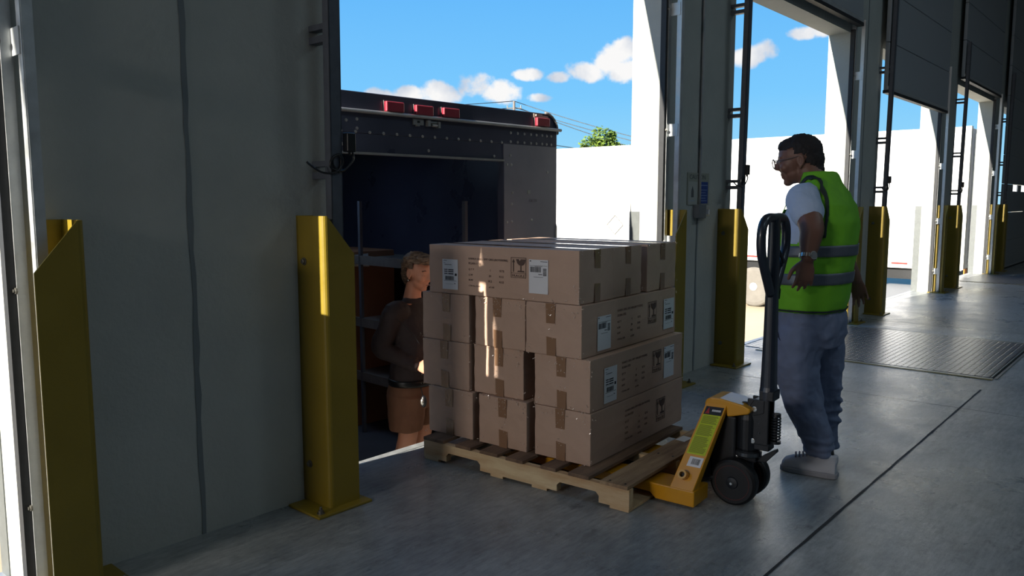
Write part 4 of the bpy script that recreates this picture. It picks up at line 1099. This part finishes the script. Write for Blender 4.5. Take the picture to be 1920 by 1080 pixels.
# --- the man in the vest
def build_man():
    W, r, f = frame((4.08, 1.50, 0), (-.106, .994, 0))
    root = thing('person', 'person in a lime safety vest, grey sweatpants and glasses standing behind the jack handle', 'person', (4.08, 1.50, 0))
    inv = root.matrix_world.copy(); inv = Matrix.Translation((-4.08, -1.50, 0))
    def W2(x, y, z): return inv @ W(x, y, z)
    skin = mat('warm_skin', S(118, 82, 68), .5, var=.08, vscale=20)
    hf = Vector((-.392, .920, -.15)).normalized(); hl = Vector((-.920, -.392, 0)); hl = (hl - hf * hl.dot(hf)).normalized(); hu = hl.cross(hf) * -1
    if hu.z < 0: hu = -hu
    hc = W2(.0, .085, 1.605)
    b = bmesh.new()
    P = head_parts(b, hc, hf, hl, hu, 1.10)
    loft(b, [(W2(0, -.03, 1.40), r * .085, f * .08), (W2(0, -.015, 1.47), r * .074, f * .076), (W2(0, .02, 1.53), r * .068, f * .074), (W2(0, .055, 1.60), r * .060, f * .072)], 24)
    loft(b, stack(W2, [(.82, 0, 0, .17, .12), (1.0, 0, .01, .19, .14), (1.2, 0, .01, .19, .13), (1.38, 0, 0, .19, .10), (1.45, 0, -.01, .12, .07)]), 28)
    # arms
    sh, el, wr = W2(-.205, .0, 1.405), W2(-.320, -.078, 1.27), W2(-.370, -.078, 1.135)
    limb(b, [sh, sh.lerp(el, .5) + Vector((0, 0, .005)), el, el.lerp(wr, .5), wr], [.066, .064, .057, .049, .033])
    tocam = (Vector((-.754, -.657, 0)))
    hd = (wr - el).normalized() * .45 + Vector((0, 0, -1)) + f * .12
    hand(b, wr + hd.normalized() * .012, hd, tocam * 1.0 - r * .2, f, 1.05, .38)
    sh2, el2, wr2 = W2(.205, -.01, 1.415), W2(.265, -.06, 1.20), W2(.285, -.165, .985)
    limb(b, [sh2, sh2.lerp(el2, .5), el2, el2.lerp(wr2, .5), wr2], [.058, .055, .047, .042, .031])
    hand(b, wr2, (r * .15 - f * .25 + Vector((0, 0, -1))), r, f, 1.0, .35)
    # lower legs and ankles inside the trousers
    for x, y in ((-.12, -.10), (.20, -.03)): limb(b, [W2(x * .5, 0, .84), W2(x * .95, y * .3, .5), W2(x, y, .11)], [.08, .05, .035])
    fused('body', b, skin, root, .0058, 3)
    # hair: short, close cropped sides, fuller on top
    b = bmesh.new()
    Rm = Matrix((hf, hl, hu)).transposed(); s = 1.10
    ellipsoid(b, hc + (hf * -.018 + hu * .040) * s, (.099 * s, .079 * s, .086 * s), Rm); ellipsoid(b, hc + (hf * -.050 + hu * .0) * s, (.068 * s, .072 * s, .080 * s), Rm); ellipsoid(b, hc + (hf * -.062 + hu * -.05) * s, (.050 * s, .062 * s, .05 * s), Rm)
    ellipsoid(b, hc + (hf * .028 + hu * .084) * s, (.052 * s, .055 * s, .028 * s), Rm); ellipsoid(b, hc + (hf * .070 + hu * .076) * s, (.012 * s, .036 * s, .012 * s), Rm)
    o = fused('hair', b, mat('short_dark_hair', S(30, 27, 30), .8), root, .006, 2, .012, .012)
    # cut the hair away below the hairline and in front of the ears
    me = o.data; bm = bmesh.new(); bm.from_mesh(me); dl = []
    for v in bm.verts:
        q = v.co - hc; a, c2 = q.dot(hf) / s, q.dot(hu) / s
        if (a > .020 and c2 < .055 + max(0, (.05 - a)) * .2) or c2 < -.088 or (a > -.02 and c2 < .02) or (a > -.045 and c2 < -.02): dl.append(v)
    bmesh.ops.delete(bm, geom=dl, context='VERTS'); bm.to_mesh(me); bm.free()
    # glasses
    b = bmesh.new()
    for k in (-1, 1):
        c = [P(.116, k * (.010 + .024 + .026 * cos(a)), .006 + .020 * sin(a) - .002) for a in [2 * pi * i / 20 for i in range(20)]]
        c = [p - hf * .010 * abs((p - hc).dot(hl)) / .05 for p in c]
        tube(b, c, .0024, 6, closed=True); tube(b, [P(.106, k * .064, .014), P(.04, k * .078, .016), P(-.006, k * .079, .020), P(-.022, k * .078, .004)], .0028, 6)
    tube(b, [P(.116, -.010, .010), P(.119, 0, .013), P(.116, .010, .010)], .0018, 6)
    g = fin('glasses', b, mat('grey_spectacle_frame', S(104, 84, 80), .4), root, smooth=True)
    b = bmesh.new()
    for k in (-1, 1): ellipsoid(b, P(.070, k * .031, .004), (.0125, .0125, .0125))
    fin('eyes', b, mat('eye_white', S(200, 196, 190), .2), root, smooth=True)
    # torso profile shared by shirt, vest and bands
    prof = [(.835, 0, .008, .232, .180), (.90, 0, .006, .242, .190), (1.0, 0, .004, .248, .198), (1.10, 0, -.006, .246, .200), (1.20, 0, -.020, .240, .196), (1.30, 0, -.034, .234, .186), (1.38, 0, -.038, .218, .160), (1.44, 0, -.040, .176, .124), (1.485, 0, -.036, .124, .096), (1.545, 0, -.020, .088, .084)]
    shirt = mat('shade_blued_white_shirt', S(176, 194, 222), .85, bump=.15, bscale=30)  # white shirt; its bluish shade is put into the colour
    b = bmesh.new(); rows = [(z, x, y, a - .012, bb - .012) for z, x, y, a, bb in prof if z > .9]; loft(b, stack(W2, rows), 32, 2.1)
    mid = sh.lerp(el, .50); limb(b, [W2(-.13, -.01, 1.42), sh, sh.lerp(el, .35), mid], [.074, .083, .083, .080])
    mid2 = sh2.lerp(el2, .52); limb(b, [W2(.13, -.01, 1.42), sh2, sh2.lerp(el2, .35), mid2], [.075, .082, .078, .074])
    fused('t_shirt', b, shirt, root, .0075, 4, .012, .07)
    vest = mat('lime_safety_vest', S(112, 188, 34), .75, var=.12, vscale=3, bump=.2, bscale=16)
    b = bmesh.new(); loft(b, stack(W2, prof), 40, 2.15)
    # shoulder straps
    for k in (-1, 1): limb(b, [W2(k * .07, -.055, 1.475), W2(k * .125, -.045, 1.462), W2(k * .170, -.03, 1.425)], [.040, .044, .040])
    o = fused('safety_vest', b, vest, root, .0075, 4, .016, .10)
    # open the vest at the left arm and the neck
    me = o.data; bm = bmesh.new(); bm.from_mesh(me); dl = []
    Wl = lambda p: ((p + Vector((4.08, 1.50, 0)) - W(0, 0, 0)).dot(r), (p + Vector((4.08, 1.50, 0)) - W(0, 0, 0)).dot(f), p.z)
    for v in bm.verts:
        x, y, z = Wl(v.co)
        if x < 0 and ((y - .035) / .085) ** 2 + ((z - 1.34) / .150) ** 2 < 1 and x < -.10: dl.append(v)
        if x > .10 and ((y - .0) / .075) ** 2 + ((z - 1.38) / .10) ** 2 < 1: dl.append(v)
        if abs(x) < .062 and y > .03 and z > 1.36: dl.append(v)
        if z < .842: dl.append(v)
    bmesh.ops.delete(bm, geom=list(set(dl)), context='VERTS'); bm.to_mesh(me); bm.free()
    so = o.modifiers.new('thick', 'SOLIDIFY'); so.thickness = .004; so.offset = 1
    band = mat('grey_reflective_band', S(92, 100, 112), .45, .2)
    def wrap(ob, off, th):
        m1 = ob.modifiers.new('w', 'SHRINKWRAP'); m1.target = o; m1.wrap_method = 'NEAREST_SURFACEPOINT'; m1.wrap_mode = 'ABOVE_SURFACE'; m1.offset = off
        m2 = ob.modifiers.new('t', 'SOLIDIFY'); m2.thickness = th; m2.offset = 1
        bake(ob); return ob
    def hoop(z0, z1, tilt=0.):
        b = bmesh.new(); A = []; nz = 5
        for i in range(90):
            a = 2 * pi * i / 90; rw = []
            for j in range(nz):
                z = z0 + (z1 - z0) * j / (nz - 1)
                q = interp(prof, z); k = 2.15; ct, st = cos(a), sin(a); ff = (abs(ct) ** k + abs(st) ** k) ** (-1 / k)
                rw.append(b.verts.new(W2(q[1] + (q[3] + .012) * ct * ff, q[2] + (q[4] + .012) * st * ff, z + tilt * st * .18)))
            A.append(rw)
        for i in range(90):
            m, n_ = A[i], A[(i + 1) % 90]
            for j in range(nz - 1): b.faces.new((m[j], n_[j], n_[j + 1], m[j + 1]))
        return b
    bpy.context.view_layer.update()
    for z0, z1 in ((1.125, 1.180), (.985, 1.042)):
        wrap(fin('reflective_band', hoop(z0, z1, -.03), band, root), .0045, .0015)
    wrap(fin('hem_binding', hoop(.848, .858, 0), mat('dark_vest_binding', S(30, 44, 40), .7), root), .0045, .0015)
    # dark binding over the left shoulder along the armhole
    def overshoulder(pts, w, m, name):
        pts = smooth_path(pts, 8); b = bmesh.new(); A = []
        for i, p in enumerate(pts):
            q = (pts[min(i + 1, len(pts) - 1)] - pts[max(i - 1, 0)]).normalized(); n_ = (p - W2(0, -.02, 1.32)).normalized(); s_ = q.cross(n_).normalized() * w
            A.append([b.verts.new(p + s_), b.verts.new(p), b.verts.new(p - s_)])
        for a, c in zip(A, A[1:]):
            for j in range(2): b.faces.new((a[j], a[j + 1], c[j + 1], c[j]))
        return wrap(fin(name, b, m, root), .005, .0015)
    overshoulder([W2(-.262, -.130, 1.22), W2(-.262, -.145, 1.33), W2(-.230, -.130, 1.43), W2(-.17, -.08, 1.51), W2(-.13, -.01, 1.53), W2(-.115, .06, 1.49), W2(-.125, .13, 1.41)], .013, mat('dark_vest_binding', S(30, 44, 40), .7), 'armhole_binding')
    # trousers
    pant = mat('grey_blue_sweatpants', S(112, 124, 152), .9, var=.08, vscale=6, bump=.2, bscale=25)
    b = bmesh.new()
    loft(b, stack(W2, [(.98, 0, .01, .20, .15), (.90, 0, .008, .222, .172), (.80, 0, .0, .232, .185), (.72, 0, -.005, .225, .180), (.66, 0, -.005, .20, .16)]), 32, 2.1)
    limb(b, [W2(-.105, .012, .74), W2(-.115, .030, .60), W2(-.125, .000, .46), W2(-.13, -.045, .32), W2(-.125, -.09, .22), W2(-.122, -.105, .150)], [.140, .132, .105, .090, .078, .068])
    limb(b, [W2(.105, -.01, .74), W2(.135, -.035, .60), W2(.17, -.045, .46), W2(.20, -.05, .32), W2(.215, -.045, .20), W2(.22, -.04, .12)], [.140, .125, .098, .082, .078, .080])
    rn = random.Random(4)
    for z, x, y, rr in ((.40, .185, -.05, .087), (.33, .20, -.05, .084), (.27, .21, -.05, .083), (.215, .215, -.046, .084)):   # bunched folds of the far leg
        pts = [W2(x + rr * cos(a), y + rr * sin(a), z + .012 * sin(a * 2)) for a in [2 * pi * i / 18 for i in range(18)]]; tube(b, pts, .014, 8, closed=True)
    for z, x, y, rr in ((.20, -.123, -.095, .074), (.16, -.122, -.103, .070), (.125, -.122, -.106, .064)):
        pts = [W2(x + rr * cos(a), y + rr * sin(a), z + .01 * sin(a)) for a in [2 * pi * i / 18 for i in range(18)]]; tube(b, pts, .012, 8, closed=True)
    loft(b, [(W2(.22, -.045, .16), r * .075, f * .075), (W2(.222, -.05, .055), r * .078, f * .082), (W2(.222, -.05, .045), r * .07, f * .075)], 24)
    fused('sweatpants', b, pant, root, .008, 3, .026, .065)
    b = bmesh.new(); pts = smooth_path([W2(-.205, .105, .80), W2(-.225, .095, .74), W2(-.232, .065, .69), W2(-.225, .045, .66)], 4); tube(b, pts, .005, 6); fin('pocket_seam', b, mat('dark_pocket_line', S(48, 54, 74), .9), root, smooth=True)  # dark line along the pocket edge
    # watch on the left wrist
    d = (wr - el).normalized(); s_ = d.orthogonal().normalized(); u_ = d.cross(s_)
    b = bmesh.new()
    for i in range(22):
        a0 = 2 * pi * i / 22; c = wr - d * .004 + (s_ * cos(a0) + u_ * sin(a0)) * .0365; e1 = (s_ * -sin(a0) + u_ * cos(a0)); e2 = (s_ * cos(a0) + u_ * sin(a0))
        prism(b, [c - e1 * .0043 - d * .009, c + e1 * .0043 - d * .009, c + e1 * .0043 + d * .009, c - e1 * .0043 + d * .009], e2 * .004)
    wt = fin('wrist_watch', b, M_chrome, root)
    cf = (tocam * .9 + r * .3); cf = (cf - d * cf.dot(d)).normalized(); b = bmesh.new(); lathe(b, wr - d * .004 + cf * .036, cf, [(0, .019), (.007, .020), (.009, .017)], 24); fin('watch_case', b, M_chrome, wt)
    b = bmesh.new(); lathe(b, wr - d * .004 + cf * .0452, cf, [(0, .015), (.0006, .015)], 20); fin('watch_face', b, mat('watch_dial', S(120, 124, 128), .2), wt)
    # shoes
    shoe = mat('off_white_leather', S(186, 190, 200), .55, bump=.1, bscale=40); solem = mat('shoe_sole', S(140, 142, 150), .6)
    for x, y, ang_ in ((-.122, -.11, -.05), (.222, -.05, 1.0)):
        fd = (f * cos(ang_) + r * sin(ang_)); rd = Vector((fd.y, -fd.x, 0))
        def Sx(a, l, z): return W2(x, y, 0) + fd * (a * .88 - .008) + rd * l + Vector((0, 0, z * 1.12))
        sh_root = root
        b = bmesh.new()
        secs = [(-.088, .0, .030, .045, .052), (-.06, .0, .036, .060, .068), (-.01, .0, .040, .062, .070), (.05, .0, .043, .052, .056), (.11, .003, .046, .044, .047), (.16, .004, .045, .040, .042), (.195, .003, .036, .034, .034), (.214, .002, .022, .024, .022)]
        loft(b, [(Sx(a, l, zc), rd * w, Vector((0, 0, h))) for a, l, w, zc, h in secs], 24, 2.3)
        # collar
        loft(b, [(Sx(-.035, 0, .07), rd * .040, fd * .055), (Sx(-.038, 0, .105), rd * .038, fd * .052)], 24)
        so_ = fused('sneaker', b, shoe, root, .005, 3)
        b = bmesh.new(); out_ = [(-.10, 0, .020), (-.09, 0, .034), (-.05, 0, .041), (0, 0, .042), (.06, 0, .044), (.12, .002, .049), (.17, .003, .046), (.205, .002, .034), (.222, 0, .016)]
        pl = [Sx(a, l + w, .0) for a, l, w in out_] + [Sx(a, l - w, .0) for a, l, w in out_[::-1]]
        prism(b, [p + Vector((0, 0, .001)) for p in pl], (0, 0, .028)); fin('shoe_sole', b, solem, so_, bevel=.005)
        b = bmesh.new()
        for i in range(5):
            a = .052 + i * .020; z = .110 - i * .0042; tube(b, smooth_path([Sx(a, -.030, z - .016), Sx(a + .004, 0, z), Sx(a + .014, .030, z - .016)], 4), .0042, 6)
        fin('laces', b, mat('shoe_laces', S(150, 150, 158), .8), so_, smooth=True)
        b = bmesh.new(); loft(b, [(Sx(-.035, 0, .09), rd * .030, fd * .038), (Sx(-.03, 0, .13), rd * .030, fd * .036)], 20); fin('sock', b, M_black, root, smooth=True)
    return root
build_man()

# --- the woman at the truck's rear opening
def build_woman():
    O = Vector((3.235, 3.64, -.47))
    W, r, f = frame(O, (.267, -.962, 0))
    root = thing('person', 'person in a dark brown long sleeved shirt and brown shorts, half hidden behind the cartons', 'person', O)
    def W2(x, y, z): return W(x, y, z) - O
    skin = mat('fair_skin', S(214, 150, 122), .5, var=.06, vscale=20)
    b = bmesh.new()
    hf = Vector((.42, -.90, -.12)).normalized(); hf = (Vector((.657, -.754, 0)) * .80 + Vector((-.754, -.657, 0)) * .60 + Vector((0, 0, -.16))).normalized()
    hl = Vector((0, 0, 1)).cross(hf).normalized(); hu = hf.cross(hl)
    hc = W2(.0, .045, 1.430)
    P = head_parts(b, hc, hf, hl, hu, .98)
    loft(b, [(W2(0, -.01, 1.22), r * .065, f * .062), (W2(0, 0, 1.30), r * .052, f * .054), (W2(0, .02, 1.38), r * .050, f * .052)], 24)
    loft(b, stack(W2, [(.75, 0, 0, .14, .11), (1.0, 0, .01, .14, .12), (1.18, 0, 0, .15, .09), (1.25, 0, 0, .09, .06)]), 28)
    sh, el, wr = W2(.165, -.02, 1.20), W2(.205, -.10, .985), W2(.155, .115, .885)
    limb(b, [sh, sh.lerp(el, .5), el, el.lerp(wr, .5), wr], [.05, .046, .040, .036, .026])
    hand(b, wr + f * .01, f * 1.0 - r * .35 - Vector((0, 0, .25)), r + Vector((0, 0, .4)), Vector((0, 0, 1)), .92, .3)
    sh2, el2, wr2 = W2(-.165, -.01, 1.20), W2(-.20, .05, .97), W2(-.10, .20, .93)
    limb(b, [sh2, sh2.lerp(el2, .5), el2, el2.lerp(wr2, .5), wr2], [.05, .046, .040, .036, .026])
    hand(b, wr2, f * 1.0 + r * .2, -r + Vector((0, 0, .4)), Vector((0, 0, 1)), .92, .3)
    for k in (-1, 1): limb(b, [W2(k * .08, 0, .72), W2(k * .085, .01, .45), W2(k * .09, -.025, .28), W2(k * .09, 0, .08)], [.09, .062, .056, .036])
    fused('body', b, skin, root, .0058, 3)
    b = bmesh.new()
    for k in (-1, 1): ellipsoid(b, P(.069, k * .031, .004), (.0115, .0115, .0115))
    fin('eyes', b, mat('eye_dark', S(60, 40, 34), .2), root, smooth=True)
    b = bmesh.new()
    for k in (-1, 1):
        tube(b, [P(.082, k * .016, .028), P(.083, k * .032, .033), P(.072, k * .048, .028)], .0024, 6); tube(b, [P(.083, k * .018, .002), P(.083, k * .031, .0), P(.074, k * .045, .003)], .0018, 6)
    fin('brows_and_lashes', b, mat('brow_brown', S(84, 56, 44), .8), root, smooth=True)
    b = bmesh.new(); tube(b, [P(.093, -.020, -.058), P(.098, 0, -.058), P(.093, .020, -.058)], .0022, 6); fin('mouth_line', b, mat('lip_rose', S(150, 84, 76), .5), root, smooth=True)
    b = bmesh.new(); ellipsoid(b, P(-.004, -.082, -.043), (.004, .004, .005)); fin('earring', b, M_chrome, root, smooth=True)
    # swept back short hair
    b = bmesh.new(); Rm = Matrix((hf, hl, hu)).transposed()
    for (a, l, u, ra, rl, ru) in ((-.020, 0, .042, .108, .086, .088), (-.055, 0, -.005, .062, .074, .085), (.045, 0, .098, .055, .066, .030), (.072, -.015, .086, .024, .05, .020), (-.06, 0, -.06, .04, .055, .04), (-.02, -.05, .075, .07, .036, .034), (-.02, .05, .075, .07, .036, .034)):
        ellipsoid(b, hc + hf * a + hl * l + hu * u, (ra, rl, ru), Rm)
    o = fused('hair', b, mat('streaked_brown_hair', S(150, 122, 98), .6, col2=S(62, 44, 36), vscale=26, stretch=(1, 1, 5)), root, .006, 2, .018, .018)
    me = o.data; bm = bmesh.new(); bm.from_mesh(me); dl = []
    for v in bm.verts:
        q = v.co - hc; a, c2, l = q.dot(hf), q.dot(hu), abs(q.dot(hl))
        if (a > .022 and c2 < .066) or (a > -.028 and c2 < .030) or c2 < -.085: dl.append(v)
    bmesh.ops.delete(bm, geom=dl, context='VERTS'); bm.to_mesh(me); bm.free()
    shirt = mat('dark_brown_shirt', S(52, 40, 42), .75, var=.15, vscale=8, bump=.2, bscale=25)
    prof = [(.74, 0, .005, .178, .138), (.80, 0, .008, .180, .145), (.90, 0, .02, .172, .150), (1.0, 0, .035, .175, .160), (1.08, 0, .030, .178, .150), (1.15, 0, .01, .172, .118), (1.20, 0, -.002, .150, .092), (1.245, 0, -.002, .092, .066), (1.275, 0, .002, .064, .060)]
    b = bmesh.new(); loft(b, stack(W2, prof), 32, 2.1)
    limb(b, [W2(.12, -.005, 1.185), sh, sh.lerp(el, .5), el, el.lerp(wr, .5), wr - f * .01], [.068, .072, .068, .060, .050, .040])
    limb(b, [W2(-.12, -.005, 1.185), sh2, sh2.lerp(el2, .5), el2, el2.lerp(wr2, .5), wr2], [.068, .070, .064, .056, .048, .040])
    rn = random.Random(2)
    for k in range(4):
        c = el.lerp(wr, .45 + k * .15); d = (wr - el).normalized(); s_ = d.orthogonal().normalized(); u_ = d.cross(s_); rr = .048 - k * .003
        tube(b, [c + (s_ * cos(a) + u_ * sin(a)) * rr + d * .01 * sin(a * 2) for a in [2 * pi * i / 16 for i in range(16)]], .006, 6, closed=True)
    fused('long_sleeved_shirt', b, shirt, root, .0065, 3, .012, .06)
    b = bmesh.new(); tube(b, [P(0, 0, 0)] * 0 + smooth_path([sh + r * .052 + Vector((0, 0, -.01)) - f * .02, sh + r * .055 + f * .03 - Vector((0, 0, .02)), W2(.185, .10, 1.10), W2(.165, .15, 1.02)], 4), .0025, 6); fin('shirt_seam', b, M_black, root, smooth=True)
    shorts = mat('brown_work_shorts', S(128, 88, 66), .85, var=.1, vscale=8, bump=.2, bscale=30)
    b = bmesh.new(); loft(b, stack(W2, [(.82, 0, .0, .165, .128), (.76, 0, .0, .172, .140), (.68, 0, -.01, .180, .150), (.60, 0, -.01, .178, .142)]), 32, 2.1)
    for k in (-1, 1): loft(b, [(W2(k * .085, 0, .68), r * .10, f * .135), (W2(k * .09, .0, .56), r * .098, f * .122), (W2(k * .095, 0, .47), r * .094, f * .108), (W2(k * .095, 0, .46), r * .088, f * .10)], 24)
    fused('shorts', b, shorts, root, .007, 3, .014, .08)
    b = bmesh.new(); q = interp(prof, .76); A = []
    loft(b, stack(W2, [(.742, 0, .005, .184, .144), (.752, 0, .005, .188, .148), (.776, 0, .006, .188, .150), (.782, 0, .006, .183, .145)]), 32, 2.1); fin('belt', b, M_black, root, smooth=True)
    # key fob hanging at the hip
    c = W2(.135, .155, .665); b = bmesh.new(); tube(b, [W2(.14, .14, .75), W2(.136, .15, .70)], .003, 6); ellipsoid(b, c, (.020, .020, .038)); fin('key_fob', b, M_black, root, smooth=True)
    b = bmesh.new(); ellipsoid(b, c + r * .014, (.012, .012, .022)); fin('fob_face', b, M_chrome, root, smooth=True)
    for k in (-1, 1):
        b = bmesh.new(); loft(b, [(W2(k * .09, -.085, .035), r * .03, Vector((0, 0, .034))), (W2(k * .09, -.03, .05), r * .045, Vector((0, 0, .048))), (W2(k * .09, .06, .04), r * .046, Vector((0, 0, .038))), (W2(k * .09, .15, .03), r * .034, Vector((0, 0, .026)))], 20, 2.4); loft(b, [(W2(k * .09, -.02, .06), r * .05, f * .055), (W2(k * .09, -.02, .16), r * .05, f * .055)], 20); fused('boot', b, mat('brown_boot', S(70, 48, 36), .6), root, .006, 2)
build_woman()
